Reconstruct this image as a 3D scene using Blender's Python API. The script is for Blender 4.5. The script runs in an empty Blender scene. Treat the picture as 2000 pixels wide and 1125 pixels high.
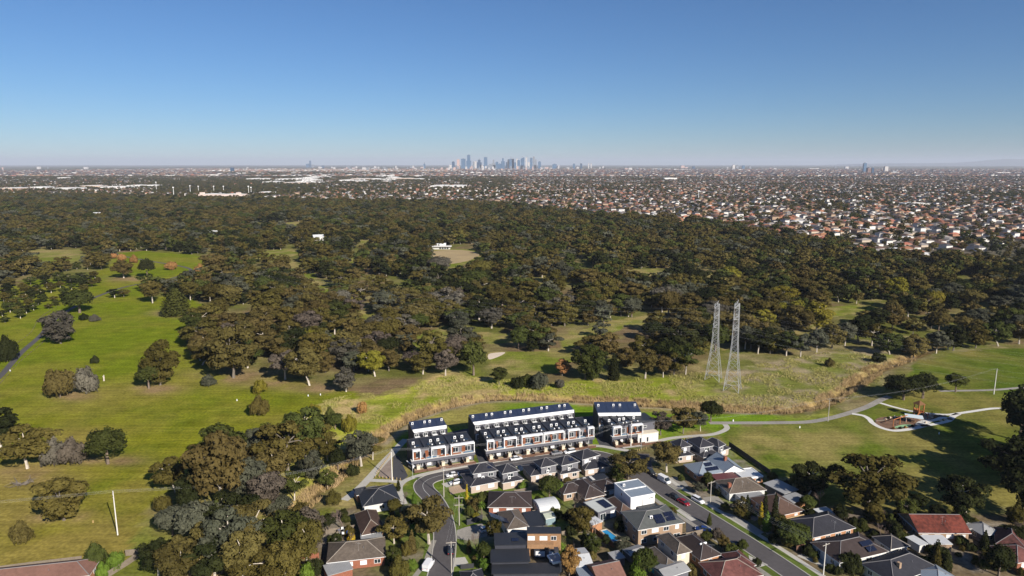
import bpy, math, random
import numpy as np
from mathutils import Vector, Matrix

R = math.radians
rnd = random.Random(11)
nr = np.random.default_rng(11)
S = bpy.context.scene
COL = S.collection

# ------------------------------------------------------------------ camera
H = 110.0                       # drone height in metres
F = 1333.33                     # focal length in pixels of a 2000 px wide frame
PITCH = math.atan(242.5 / F)
cd = bpy.data.cameras.new('camera'); cam = bpy.data.objects.new('camera', cd); COL.objects.link(cam)
cd.sensor_width = 36.0; cd.lens = 24.0; cd.clip_start = 1.0; cd.clip_end = 250000.0
cam.location = (0, 0, H); cam.rotation_euler = (math.pi / 2 - PITCH, 0, 0)
S.camera = cam

# ------------------------------------------------------------------ sky and sun
SUN_EL = 30.0
SUN_DIR = Vector((0.595 * math.cos(R(SUN_EL)), -0.803 * math.cos(R(SUN_EL)), math.sin(R(SUN_EL))))
W = bpy.data.worlds.new('World'); S.world = W; W.use_nodes = True
wn = W.node_tree; bg = wn.nodes['Background']
sky = wn.nodes.new('ShaderNodeTexSky'); sky.sky_type = 'NISHITA'; sky.sun_disc = False
sky.sun_elevation = R(SUN_EL); sky.sun_rotation = math.atan2(SUN_DIR.x, SUN_DIR.y)
sky.altitude = 100; sky.air_density = 0.95; sky.dust_density = 0.0; sky.ozone_density = 10.0
wn.links.new(sky.outputs[0], bg.inputs[0]); bg.inputs[1].default_value = 0.058
sd = bpy.data.lights.new('sun', 'SUN'); so = bpy.data.objects.new('sun', sd); COL.objects.link(so)
sd.energy = 5.0; sd.angle = R(0.5); sd.color = (1.0, 0.93, 0.82)
so.rotation_euler = SUN_DIR.to_track_quat('Z', 'Y').to_euler(); so.location = (300, -400, 600)
vs = S.view_settings; vs.view_transform = 'Standard'; vs.look = 'None'; vs.gamma = 1.0; vs.exposure = 0.58
vs.use_curve_mapping = False
S.cycles.max_bounces = 4; S.cycles.diffuse_bounces = 1; S.cycles.glossy_bounces = 2
S.cycles.transmission_bounces = 2; S.cycles.volume_bounces = 0; S.cycles.transparent_max_bounces = 6
S.cycles.use_denoising = True

# ------------------------------------------------------------------ helpers
_c, _s = math.cos(PITCH), math.sin(PITCH)
def G(px, py, z=0.0):
    """point at height z in the place that the photograph shows at px,py"""
    dx = (px - 1000) / F; dy = -(py - 562.5) / F
    dz = -_s + dy * _c
    t = (z - H) / dz
    return Vector((dx * t, (_c + dy * _s) * t, z))
def proj(x, y, z=0.0):
    zz = z - H
    f = np.maximum(y * _c - zz * _s, 1e-3); u = y * _s + zz * _c
    return 1000 + F * x / f, 562.5 - F * u / f
def ht(base, py):
    """height of an upright thing standing at base whose top shows at py"""
    lo, hi = 0.0, 400.0
    for _ in range(40):
        m = (lo + hi) / 2
        if proj(base.x, base.y, m)[1] > py: lo = m
        else: hi = m
    return lo
def pip(x, y, poly):
    x = np.asarray(x, float); y = np.asarray(y, float)
    r = np.zeros(x.shape, bool); n = len(poly)
    for i in range(n):
        x0, y0 = poly[i]; x1, y1 = poly[(i + 1) % n]
        if y0 == y1: continue
        c = ((y0 > y) != (y1 > y)) & (x < (x1 - x0) * (y - y0) / (y1 - y0) + x0)
        r ^= c
    return r
def dist_line(x, y, pts):
    d = np.full(np.shape(x), 1e9)
    for (ax, ay), (bx, by) in zip(pts, pts[1:]):
        vx, vy = bx - ax, by - ay
        t = np.clip(((x - ax) * vx + (y - ay) * vy) / (vx * vx + vy * vy), 0, 1)
        d = np.minimum(d, np.hypot(x - ax - t * vx, y - ay - t * vy))
    return d
_tab = nr.random((256, 256))
def vnoise(x, y, sc, seed=0):
    x = np.asarray(x) / sc + seed * 17.3; y = np.asarray(y) / sc + seed * 9.7
    xi = np.floor(x).astype(np.int64); yi = np.floor(y).astype(np.int64)
    fx = x - xi; fy = y - yi; fx = fx * fx * (3 - 2 * fx); fy = fy * fy * (3 - 2 * fy)
    g = lambda a, b: _tab[a % 256, b % 256]
    return (g(xi, yi) * (1 - fx) + g(xi + 1, yi) * fx) * (1 - fy) + (g(xi, yi + 1) * (1 - fx) + g(xi + 1, yi + 1) * fx) * fy
def fbm(x, y, sc, seed=0, n=4):
    t = 0; a = 1.0; s = 0
    for i in range(n):
        t = t + a * vnoise(x, y, sc, seed + i); s += a; a *= .5; sc = sc * .47
    return t / s
def smooth(pts, n=6, closed=False):
    """Catmull-Rom through points"""
    P = [Vector(p) for p in pts]; out = []
    m = len(P)
    for i in range(m if closed else m - 1):
        if closed: a, b, c, d = P[i - 1], P[i], P[(i + 1) % m], P[(i + 2) % m]
        else: a, b, c, d = P[max(i - 1, 0)], P[i], P[i + 1], P[min(i + 2, m - 1)]
        for k in range(n):
            t = k / n
            out.append(0.5 * ((2 * b) + (c - a) * t + (2 * a - 5 * b + 4 * c - d) * t * t + (3 * b - a - 3 * c + d) * t ** 3))
    if not closed: out.append(P[-1].copy())
    return out

class MB:
    """collects faces and links them as ONE mesh object"""
    def __init__(s): s.v = []; s.f = []; s.m = []
    def add(s, vs, fs, mi=0):
        o = len(s.v); s.v += [tuple(v) for v in vs]
        for f in fs: s.f.append([i + o for i in f]); s.m.append(mi)
        return s
    def box(s, x0, x1, y0, y1, z0, z1, mi=0):
        v = [(x0, y0, z0), (x1, y0, z0), (x1, y1, z0), (x0, y1, z0), (x0, y0, z1), (x1, y0, z1), (x1, y1, z1), (x0, y1, z1)]
        return s.add(v, [(0, 3, 2, 1), (4, 5, 6, 7), (0, 1, 5, 4), (1, 2, 6, 5), (2, 3, 7, 6), (3, 0, 4, 7)], mi)
    def prism(s, poly, z0, z1, mi=0):
        n = len(poly)
        v = [(p[0], p[1], z0) for p in poly] + [(p[0], p[1], z1) for p in poly]
        fs = [tuple(range(n - 1, -1, -1)), tuple(range(n, 2 * n))] + [(i, (i + 1) % n, n + (i + 1) % n, n + i) for i in range(n)]
        return s.add(v, fs, mi)
    def sheet(s, pts, mi=0): return s.add(pts, [tuple(range(len(pts)))], mi)
    def tube(s, pts, rad, n=6, mi=0, cap=True):
        pts = [Vector(p) for p in pts]
        if not hasattr(rad, '__len__'): rad = [rad] * len(pts)
        vs = []
        for i, p in enumerate(pts):
            t = (pts[min(i + 1, len(pts) - 1)] - pts[max(i - 1, 0)]).normalized()
            a = t.orthogonal().normalized(); b = t.cross(a)
            for k in range(n):
                an = 2 * math.pi * k / n
                vs.append(p + (a * math.cos(an) + b * math.sin(an)) * rad[i])
        fs = []
        for i in range(len(pts) - 1):
            for k in range(n):
                fs.append((i * n + k, i * n + (k + 1) % n, (i + 1) * n + (k + 1) % n, (i + 1) * n + k))
        if cap: fs += [tuple(range(n - 1, -1, -1)), tuple((len(pts) - 1) * n + k for k in range(n))]
        return s.add(vs, fs, mi)
    def bar(s, p, q, r, mi=0): return s.tube([p, q], r, 4, mi)
    def mesh(s, name, mats):
        me = bpy.data.meshes.new(name); me.from_pydata(s.v, [], s.f)
        for m in (mats if isinstance(mats, (list, tuple)) else [mats]): me.materials.append(m)
        if any(s.m): me.polygons.foreach_set('material_index', s.m)
        me.update(); return me
    def build(s, name, mats, parent=None):
        return link(name, s.mesh(name, mats), parent)
def link(name, me, parent=None):
    o = bpy.data.objects.new(name, me); COL.objects.link(o)
    if parent is not None: o.parent = parent
    return o
def tag(o, label=None, cat=None, group=None, kind=None):
    if label: o['label'] = label
    if cat: o['category'] = cat
    if group: o['group'] = group
    if kind: o['kind'] = kind
    return o
def thing(name, label, cat, loc=(0, 0, 0), rz=0.0, group=None):
    o = bpy.data.objects.new(name, None); COL.objects.link(o); o.empty_display_size = .5
    o.location = loc; o.rotation_euler = (0, 0, rz)
    return tag(o, label, cat, group)
def npmesh(name, verts, faces, mats, smoothf=False):
    """numpy arrays to a mesh, all faces with the same corner count"""
    me = bpy.data.meshes.new(name); nv = len(verts); nf, k = faces.shape
    me.vertices.add(nv); me.vertices.foreach_set('co', np.asarray(verts, np.float32).ravel())
    me.loops.add(nf * k); me.loops.foreach_set('vertex_index', faces.astype(np.int32).ravel())
    me.polygons.add(nf); me.polygons.foreach_set('loop_start', np.arange(0, nf * k, k, dtype=np.int32))
    for m in (mats if isinstance(mats, (list, tuple)) else [mats]): me.materials.append(m)
    if smoothf: me.polygons.foreach_set('use_smooth', np.ones(nf, bool))
    me.update(); me.validate(); return me

# ------------------------------------------------------------------ materials
MATS = {}
def mat(name, col, rough=.75, var=.18, scale=1.0, spec=.25, metal=0.0, bands=None, bump=0.0, hue=0.0, coords='pos', rand=0.0, col2=None, trans=0.0):
    """colour with two scales of noise; bands = (axis, period, depth) gives ribs or courses"""
    if name in MATS: return MATS[name]
    m = bpy.data.materials.new(name); m.use_nodes = True; nt = m.node_tree; N = nt.nodes; L = nt.links
    p = N['Principled BSDF']; p.inputs['Roughness'].default_value = rough
    p.inputs['Specular IOR Level'].default_value = spec; p.inputs['Metallic'].default_value = metal
    if coords == 'pos': src = N.new('ShaderNodeNewGeometry').outputs['Position']
    else: src = N.new('ShaderNodeTexCoord').outputs['Object']
    n1 = N.new('ShaderNodeTexNoise'); n1.inputs['Scale'].default_value = scale; n1.inputs['Detail'].default_value = 4
    L.new(src, n1.inputs['Vector'])
    n2 = N.new('ShaderNodeTexNoise'); n2.inputs['Scale'].default_value = scale * .13; n2.inputs['Detail'].default_value = 2
    L.new(src, n2.inputs['Vector'])
    ad = N.new('ShaderNodeMath'); ad.operation = 'ADD'; L.new(n1.outputs[0], ad.inputs[0]); L.new(n2.outputs[0], ad.inputs[1])
    mr = N.new('ShaderNodeMapRange'); mr.inputs[1].default_value = .65; mr.inputs[2].default_value = 1.35
    L.new(ad.outputs[0], mr.inputs[0])
    mx = N.new('ShaderNodeMix'); mx.data_type = 'RGBA'
    c2 = col2 or tuple(min(c * (1 + var), 1) for c in col); c1 = col if col2 else tuple(c * (1 - var) for c in col)
    mx.inputs[6].default_value = (*c1, 1); mx.inputs[7].default_value = (*c2, 1)
    L.new(mr.outputs[0], mx.inputs[0]); out = mx.outputs[2]
    if rand or hue:
        oi = N.new('ShaderNodeObjectInfo'); hs = N.new('ShaderNodeHueSaturation')
        a = N.new('ShaderNodeMapRange'); a.inputs[3].default_value = 1 - rand; a.inputs[4].default_value = 1 + rand
        L.new(oi.outputs['Random'], a.inputs[0]); L.new(a.outputs[0], hs.inputs['Value'])
        w = N.new('ShaderNodeMath'); w.operation = 'MULTIPLY'; w.inputs[1].default_value = 7.31; L.new(oi.outputs['Random'], w.inputs[0])
        fr = N.new('ShaderNodeMath'); fr.operation = 'FRACT'; L.new(w.outputs[0], fr.inputs[0])
        b = N.new('ShaderNodeMapRange'); b.inputs[3].default_value = .5 - hue; b.inputs[4].default_value = .5 + hue
        L.new(fr.outputs[0], b.inputs[0]); L.new(b.outputs[0], hs.inputs['Hue'])
        L.new(out, hs.inputs['Color']); out = hs.outputs[0]
    if bands or bump:
        hsrc = n1.outputs[0]
        if bands:
            ax, per, dep = bands
            tc = N.new('ShaderNodeTexCoord'); sp = N.new('ShaderNodeSeparateXYZ'); L.new(tc.outputs['Object'], sp.inputs[0])
            mu = N.new('ShaderNodeMath'); mu.operation = 'MULTIPLY'; mu.inputs[1].default_value = 1.0 / per; L.new(sp.outputs['XYZ'.index(ax)], mu.inputs[0])
            fr2 = N.new('ShaderNodeMath'); fr2.operation = 'FRACT'; L.new(mu.outputs[0], fr2.inputs[0])
            pw = N.new('ShaderNodeMath'); pw.operation = 'POWER'; pw.inputs[1].default_value = 3.0; L.new(fr2.outputs[0], pw.inputs[0])
            dk = N.new('ShaderNodeMix'); dk.data_type = 'RGBA'; dk.blend_type = 'MULTIPLY'; dk.inputs[7].default_value = (1 - dep,) * 3 + (1,)
            L.new(pw.outputs[0], dk.inputs[0]); L.new(out, dk.inputs[6]); out = dk.outputs[2]; hsrc = pw.outputs[0]
        bp = N.new('ShaderNodeBump'); bp.inputs['Strength'].default_value = bump or .4; bp.inputs['Distance'].default_value = .05
        L.new(hsrc, bp.inputs['Height']); L.new(bp.outputs[0], p.inputs['Normal'])
    L.new(out, p.inputs['Base Color'])
    if trans:
        t = N.new('ShaderNodeBsdfTranslucent'); L.new(out, t.inputs['Color']); ms = N.new('ShaderNodeMixShader'); ms.inputs[0].default_value = trans
        L.new(p.outputs[0], ms.inputs[1]); L.new(t.outputs[0], ms.inputs[2]); L.new(ms.outputs[0], N['Material Output'].inputs[0])
    MATS[name] = m; return m
class MatDict(dict):
    def __getitem__(s, k): return dict.__getitem__(s, k) if isinstance(k, str) else k
M = MatDict()
M['white'] = mat('white_paint', (.78, .78, .78), .5, .05)
M['offwhite'] = mat('offwhite_render', (.62, .6, .57), .8, .08)
M['cream'] = mat('cream_render', (.6, .53, .42), .8, .08)
M['lgrey'] = mat('light_grey_cladding', (.17, .168, .185), .7, .06, bands=('Z', .3, .25))
M['mgrey'] = mat('mid_grey_render', (.115, .115, .135), .8, .08)
M['dgrey'] = mat('charcoal_render', (.045, .047, .06), .7, .15)
M['concrete'] = mat('concrete', (.42, .4, .36), .9, .12, 1.5)
M['concrete_d'] = mat('old_concrete', (.27, .25, .22), .9, .2, 1.2)
M['asphalt'] = mat('asphalt', (.085, .078, .08), .9, .16, .8)
M['asphalt_n'] = mat('new_asphalt', (.06, .06, .068), .9, .1, .8)
M['kerb'] = mat('kerb_concrete', (.4, .38, .34), .9, .1)
M['brick_r'] = mat('red_brick', (.3, .115, .07), .9, .2, 3, bands=('Z', .17, .3))
M['brick_o'] = mat('orange_brick', (.42, .21, .11), .9, .15, 3, bands=('Z', .17, .25))
M['brick_t'] = mat('tan_brick', (.36, .25, .17), .9, .15, 3, bands=('Z', .17, .25))
M['brick_b'] = mat('brown_brick', (.25, .15, .1), .9, .15, 3, bands=('Z', .17, .25))
M['brick_g'] = mat('pale_pinkish_brick', (.46, .37, .31), .9, .1, 3, bands=('Z', .17, .15))
M['tile_dark'] = mat('charcoal_roof_tile', (.03, .03, .038), .6, .25, 1.2, bands=('Z', .16, .45), bump=.5, spec=.3)
M['tile_grey'] = mat('weathered_grey_tile', (.115, .092, .074), .85, .35, 1.4, bands=('Z', .15, .45), bump=.5)
M['tile_brown'] = mat('brown_roof_tile', (.09, .055, .042), .8, .3, 1.0, bands=('Z', .15, .45), bump=.5)
M['tile_choc'] = mat('chocolate_roof_tile', (.05, .036, .034), .8, .25, 1.0, bands=('Z', .15, .4), bump=.5)
M['tile_red'] = mat('red_roof_tile', (.14, .034, .022), .75, .75, 1.1, bands=('Z', .16, .45), bump=.5)
M['tile_maroon'] = mat('faded_maroon_tile', (.125, .048, .042), .8, .6, 1.0, bands=('Z', .15, .5), bump=.5)
M['tile_terra'] = mat('terracotta_tile', (.36, .14, .07), .8, .25, 1.2, bands=('Z', .15, .4), bump=.5)
M['tile_pink'] = mat('dusty_pink_roof_tile', (.2, .105, .08), .85, .2, 1.2, bands=('Z', .15, .35), bump=.5)
M['ridge'] = mat('mortar_ridge_cap', (.2, .19, .19), .8, .15)
M['ridge_b'] = mat('pale_ridge_cap', (.3, .26, .22), .8, .15)
M['metal_blue'] = mat('blue_grey_metal_roof', (.22, .26, .31), .45, .08, bands=('X', .45, .3), spec=.5)
M['metal_white'] = mat('pale_metal_roof', (.55, .56, .57), .5, .08, bands=('X', .4, .2), spec=.4)
M['metal_grey'] = mat('grey_metal_roof', (.3, .3, .3), .5, .12, bands=('X', .4, .25), spec=.4)
M['metal_dark'] = mat('charcoal_metal_roof', (.028, .03, .036), .5, .1, bands=('X', .4, .35), spec=.4)
M['metal_maroon'] = mat('maroon_metal_roof', (.13, .045, .045), .55, .15, bands=('X', .4, .3))
M['glass'] = mat('window_glass', (.02, .028, .035), .08, .1, spec=.8)
M['blind'] = mat('white_window_pane', (.72, .72, .74), .35, .04, spec=.6)  # plain white pane, one even colour
M['glass_b'] = mat('blue_tinted_glass', (.09, .16, .24), .1, .1, spec=.8)
M['timber'] = mat('timber_battens', (.33, .19, .1), .7, .2, 2, bands=('X', .35, .35))
M['timber_p'] = mat('play_timber', (.36, .13, .045), .7, .2, 2)
M['timber_o'] = mat('orange_timber', (.22, .075, .032), .7, .2, 2)
M['fence_w'] = mat('weathered_paling_fence', (.22, .18, .14), .9, .2, 2, bands=('X', .3, .3))
M['fence_n'] = mat('new_paling_fence', (.5, .36, .2), .9, .12, 2, bands=('X', .3, .25))
M['fence_b'] = mat('brown_paling_fence', (.14, .075, .05), .9, .2, 2, bands=('X', .3, .3))
M['fence_d'] = mat('charcoal_steel_fence', (.05, .05, .055), .7, .1, bands=('X', .25, .3))
M['mulch'] = mat('bark_mulch', (.17, .1, .065), .95, .3, 2)
M['paver'] = mat('tan_paving', (.4, .29, .2), .9, .15, 2)
M['pole'] = mat('weathered_pole_timber', (.42, .38, .33), .85, .15, 1)
M['polec'] = mat('pale_concrete_pole', (.66, .63, .58), .8, .06, 1)
M['steel'] = mat('galvanised_steel', (.5, .5, .5), .5, .1, 1, metal=.3, spec=.5)
M['wire'] = mat('aluminium_wire', (.5, .5, .5), .5, .1, spec=.5)
M['insul'] = mat('brown_insulator', (.12, .08, .06), .3, .1)
M['solar'] = mat('solar_cell', (.012, .016, .035), .15, .1, spec=.6)
M['solar_f'] = mat('panel_frame', (.25, .26, .28), .4, .05)
M['rubber'] = mat('tyre_rubber', (.015, .015, .015), .9, .1)
M['pool'] = mat('pool_water', (.03, .25, .5), .08, .1, spec=.5)
M['sandstone'] = mat('light_stone', (.5, .43, .34), .9, .12)
M['turq'] = mat('turquoise_canvas', (.04, .35, .3), .8, .1)
M['red_pl'] = mat('red_plastic', (.6, .03, .03), .4, .05)
M['sail'] = mat('white_shade_cloth', (.55, .62, .65), .8, .05)
M['green_pl'] = mat('green_rubber', (.25, .42, .22), .8, .1)
M['bark_w'] = mat('pale_gum_bark', (.5, .44, .37), .85, .25, 1.5)
M['bark_b'] = mat('brown_bark', (.17, .13, .1), .9, .25, 1.5)
M['bark_g'] = mat('grey_bark', (.17, .145, .12), .9, .25, 1.5)
M['twig'] = mat('bare_twigs', (.15, .11, .09), .9, .25, 1.5, rand=.2)
M['yellow'] = mat('yellow_post', (.42, .29, .12), .8, .1)
# ------------------------------------------------------------------ layout of the land (photo positions on the ground)
CREEK_PX = [(330, 1180), (440, 1090), (520, 1040), (590, 985), (640, 940), (690, 895), (725, 862), (765, 832), (820, 806), (880, 789), (960, 776), (1080, 777), (1250, 786), (1420, 797), (1530, 800), (1600, 788), (1640, 768), (1680, 742), (1720, 718), (1770, 700), (1860, 660)]
CREEK = [(p.x, p.y) for p in smooth([G(*q) for q in CREEK_PX], 4)]
def ground_z(x, y):
    x = np.asarray(x, float); y = np.asarray(y, float)
    d = dist_line(x, y, CREEK)
    return -2.0 * np.exp(-(d / 3.2) ** 2)
FOREST = [(-400, 372), (0, 378), (250, 388), (700, 396), (1000, 402), (1130, 420), (1330, 434), (1500, 458), (1620, 480), (1720, 500), (1850, 508), (1920, 522), (2000, 530), (2400, 560), (2400, 670), (2000, 668), (1880, 680), (1790, 700), (1745, 698), (1690, 662), (1600, 672), (1540, 692), (1480, 692), (1420, 684), (1360, 705), (1320, 725), (1270, 736), (1180, 740), (1090, 746), (1040, 748), (1000, 742), (960, 738), (925, 722), (880, 728), (830, 742), (740, 765), (670, 762), (600, 752), (540, 742), (480, 735), (430, 712), (375, 702), (362, 655), (395, 615), (430, 600), (385, 588), (300, 578), (280, 560), (390, 548), (440, 525), (430, 505), (330, 490), (230, 492), (200, 528), (100, 545), (0, 560), (-400, 600)]
CLEAR = [[(1075, 655), (1130, 640), (1200, 628), (1290, 612), (1302, 622), (1240, 640), (1180, 655), (1125, 682), (1100, 690)],
         [(930, 703), (955, 688), (1110, 690), (1135, 705), (1105, 728), (1030, 733), (960, 722)],
         [(930, 650), (1000, 655), (1000, 672), (945, 678)],
         [(836, 486), (925, 486), (945, 500), (900, 522), (852, 522)],
         [(1605, 604), (1690, 592), (1748, 592), (1740, 606), (1660, 610), (1605, 620)],
         [(1520, 640), (1610, 630), (1630, 636), (1540, 650)],
         [(678, 500), (706, 500), (702, 520), (680, 526)], [(50, 490), (165, 486), (170, 508), (60, 518)],
         [(498, 490), (590, 487), (590, 498), (500, 508)], [(800, 650), (872, 640), (882, 672), (810, 692)],
         [(690, 602), (718, 592), (738, 640), (700, 650)], [(1395, 672), (1450, 668), (1460, 682), (1405, 688)],
         [(1225, 528), (1290, 524), (1300, 534), (1230, 538)], [(850, 425), (880, 424), (880, 428), (850, 429)],
         [(1370, 535), (1420, 530), (1425, 540), (1375, 545)], [(620, 560), (660, 552), (665, 565), (630, 575)],
         [(560, 500), (640, 560), (630, 565), (555, 520)], [(840, 560), (880, 550), (885, 562), (845, 570)],
         [(1030, 545), (1100, 540), (1100, 548), (1035, 556)], [(1900, 590), (1945, 588), (1945, 600), (1905, 602)],
         [(700, 470), (742, 468), (742, 474), (705, 476)], [(495, 437), (600, 433), (600, 440), (500, 446)]]
RPARK = [(1405, 835), (1560, 828), (1650, 812), (1730, 775), (1790, 715), (1870, 690), (2000, 676), (2300, 690), (2300, 1000), (2000, 1000), (1640, 1000), (1600, 930), (1500, 920), (1440, 890), (1420, 860)]
SLOPE = [(560, 850), (600, 790), (690, 770), (760, 770), (880, 733), (960, 740), (1100, 750), (1300, 735), (1480, 712), (1600, 690), (1700, 680), (1760, 705), (1700, 760), (1610, 800), (1520, 806), (1300, 792), (1080, 780), (950, 780), (850, 800), (740, 860), (690, 905), (640, 950), (590, 990), (540, 1010), (560, 930)]
TOWN = [(850, 900), (1000, 870), (1260, 868), (1400, 850), (1460, 905), (1640, 1000), (1760, 1010), (2300, 1010), (2300, 1400), (560, 1400), (600, 1080), (640, 1010), (690, 975), (790, 935)]
LEFTLAWN = [(-400, 560), (0, 560), (100, 545), (200, 528), (230, 492), (330, 490), (430, 505), (440, 525), (390, 548), (280, 560), (300, 578), (385, 588), (430, 600), (395, 615), (362, 655), (375, 702), (430, 712), (480, 735), (540, 742), (600, 752), (670, 762), (700, 768), (610, 792), (560, 850), (420, 930), (330, 960), (260, 1050), (240, 1090), (0, 1125), (-400, 1300)]
BACKLAWN = [(780, 880), (800, 850), (850, 812), (940, 792), (1000, 786), (1100, 790), (1300, 802), (1420, 808), (1560, 812), (1640, 800), (1640, 815), (1420, 832), (1420, 850), (1290, 870), (1100, 860), (850, 880)]
DIRT = [((140, 770), 45, 12), ((300, 760), 50, 9), ((450, 735), 70, 14), ((560, 750), 60, 12), ((345, 612), 45, 7), ((210, 900), 60, 9), ((60, 925), 60, 16), ((120, 1010), 55, 13), ((640, 760), 50, 8), ((1360, 850), 30, 10), ((420, 620), 40, 8), ((250, 545), 40, 5), ((1640, 1000), 70, 10)]

def spaced(a, b, step, grow_lo, grow_hi, lo, hi):
    v = list(np.arange(a, b + .1, step)); st = step; x = v[-1]
    while x < hi: st *= grow_hi; x += st; v.append(x)
    st = step; x = v[0]; w = []
    while x > lo: st *= grow_lo; x -= st; w.append(x)
    return np.array(w[::-1] + v)
xs = spaced(-290, 300, 2.4, 1.04, 1.04, -64000, 64000)
ys = spaced(140, 520, 2.4, 1.15, 1.022, -30000, 64000)
X, Y = np.meshgrid(xs, ys); x = X.ravel(); y = Y.ravel()
z = ground_z(x, y)
px, py = proj(x, np.maximum(y, 1.0))
infront = y > 60
k = 1333 / np.maximum(y, 120)
wx = px + (fbm(x, y, 30, 1) - .5) * 16 * k; wy = py + (fbm(x, y, 30, 5) - .5) * 7 * k
def inz(p): return pip(wx, wy, p) & infront
def C(*c): return np.array(c, float)
n1 = fbm(x, y, 38, 2)[:, None]; n2 = fbm(x, y, 11, 3)[:, None]; n3 = fbm(x, y, 300, 4)[:, None]; n4 = fbm(x, y, 75, 8)[:, None]
mixc = lambda a, b, t: a * (1 - t) + b * t
sstep = lambda t, a, b: np.clip((t - a) / (b - a), 0, 1)
far = mixc(mixc(C(.075, .085, .035), C(.13, .11, .085), sstep(n3, .35, .65)), C(.16, .14, .12), sstep(fbm(x, y, 120, 6)[:, None], .5, .8))
col = far.copy()
def put(mask, c): col[mask] = c[mask] if c.shape == col.shape else c
lawnL0 = mixc(mixc(C(.185, .185, .016), C(.13, .15, .01), sstep(n2, .4, .7)), C(.26, .195, .055), sstep(n1 * .5 + n4 * .5, .46, .64) * .75)
lawnL = mixc(lawnL0, mixc(C(.135, .175, .01), C(.18, .185, .02), sstep(n1, .4, .65)), np.clip((y[:, None] - 250) / 130, 0, .85))
floor_ = mixc(mixc(C(.17, .12, .065), C(.12, .125, .03), sstep(n1, .35, .6)), C(.22, .19, .075), sstep(n2, .5, .75))
green = mixc(C(.15, .175, .025), C(.28, .225, .09), sstep(n2 * .5 + n1 * .5, .38, .58))
rlawn = mixc(mixc(C(.1, .135, .016), C(.075, .11, .013), sstep(n2, .35, .65)), C(.22, .18, .055), sstep(n1, .45, .72) * .8)
slope = mixc(mixc(C(.32, .33, .045), C(.2, .23, .025), sstep(n1, .38, .62)), C(.4, .3, .13), sstep(n2, .48, .68))
slope = mixc(slope, mixc(C(.15, .16, .04), C(.27, .22, .14), sstep(n2, .4, .6)), np.clip((px[:, None] - 1280) / 200, 0, .85) * infront[:, None])
yards = mixc(mixc(C(.105, .15, .02), C(.16, .12, .07), sstep(n1, .42, .6)), C(.23, .2, .16), sstep(fbm(x, y, 7, 9)[:, None], .55, .75))
blawn = mixc(C(.14, .22, .016), C(.25, .22, .06), sstep(n1, .45, .66))
put(inz(FOREST), floor_)
put(inz(LEFTLAWN), lawnL)
for c in CLEAR: put(inz(c), green)
put(inz(SLOPE), slope); put(inz(RPARK), rlawn); put(inz(TOWN), yards); put(inz(BACKLAWN), blawn)
low = (~(inz(FOREST) | inz(LEFTLAWN) | inz(SLOPE) | inz(RPARK) | inz(TOWN) | inz(BACKLAWN))) & infront & (py > 560)
put(low, mixc(floor_, slope, .35))
dryR = np.exp(-(((px - 1560) / 170) ** 2 + ((py - 872) / 38) ** 2))[:, None] * sstep(n2, .2, .6)
col[:] = np.where((pip(px, py, RPARK) & infront)[:, None], mixc(col, C(.25, .21, .07), np.clip(dryR * 1.7, 0, .95)), col)
for (cx, cy), rx_, ry_ in DIRT:
    t = np.exp(-(((px - cx) / rx_) ** 2 + ((py - cy) / ry_) ** 2))[:, None] * sstep(n2, .15, .6)
    col[:] = np.where(infront[:, None], mixc(col, C(.27, .18, .1), np.clip(t * 1.2, 0, .85)), col)
dc = dist_line(x, y, CREEK)[:, None]
col[:] = mixc(col, mixc(C(.38, .25, .11), C(.24, .2, .07), sstep(n2, .4, .7)), np.clip(1.5 - dc / 4.5, 0, 1) * sstep(n2, .1, .4))
col[:] = mixc(col, C(.05, .035, .02), np.clip(1.3 - dc / 1.1, 0, 1))
trail = [(p.x, p.y) for p in smooth([G(*q) for q in [(750, 868), (800, 830), (860, 803), (930, 787), (1000, 783), (1100, 786), (1250, 795), (1420, 804), (1520, 808)]], 4)]
dt = dist_line(x, y, trail)[:, None]
col[:] = mixc(col, C(.36, .29, .2), np.clip(1.6 - dt / 1.3, 0, 1) * .8)
nx, ny = len(xs), len(ys)
i = np.arange(ny - 1)[:, None] * nx + np.arange(nx - 1)[None, :]
faces = np.stack([i, i + 1, i + nx + 1, i + nx], -1).reshape(-1, 4)
gm = bpy.data.materials.new('ground_cover'); gm.use_nodes = True
N = gm.node_tree.nodes; L = gm.node_tree.links; p = N['Principled BSDF']; p.inputs['Roughness'].default_value = .95; p.inputs['Specular IOR Level'].default_value = .0
at = N.new('ShaderNodeAttribute'); at.attribute_name = 'cover'
geo = N.new('ShaderNodeNewGeometry')
def tnoise(scale, det, lo, hi):
    t = N.new('ShaderNodeTexNoise'); t.inputs['Scale'].default_value = scale; t.inputs['Detail'].default_value = det; L.new(geo.outputs['Position'], t.inputs['Vector'])
    m = N.new('ShaderNodeMapRange'); m.inputs[1].default_value = .3; m.inputs[2].default_value = .7; m.inputs[3].default_value = lo; m.inputs[4].default_value = hi
    L.new(t.outputs[0], m.inputs[0]); return t, m
t1, m1 = tnoise(.9, 6, .7, 1.26); t2, m2 = tnoise(.12, 3, .8, 1.18)
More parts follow.
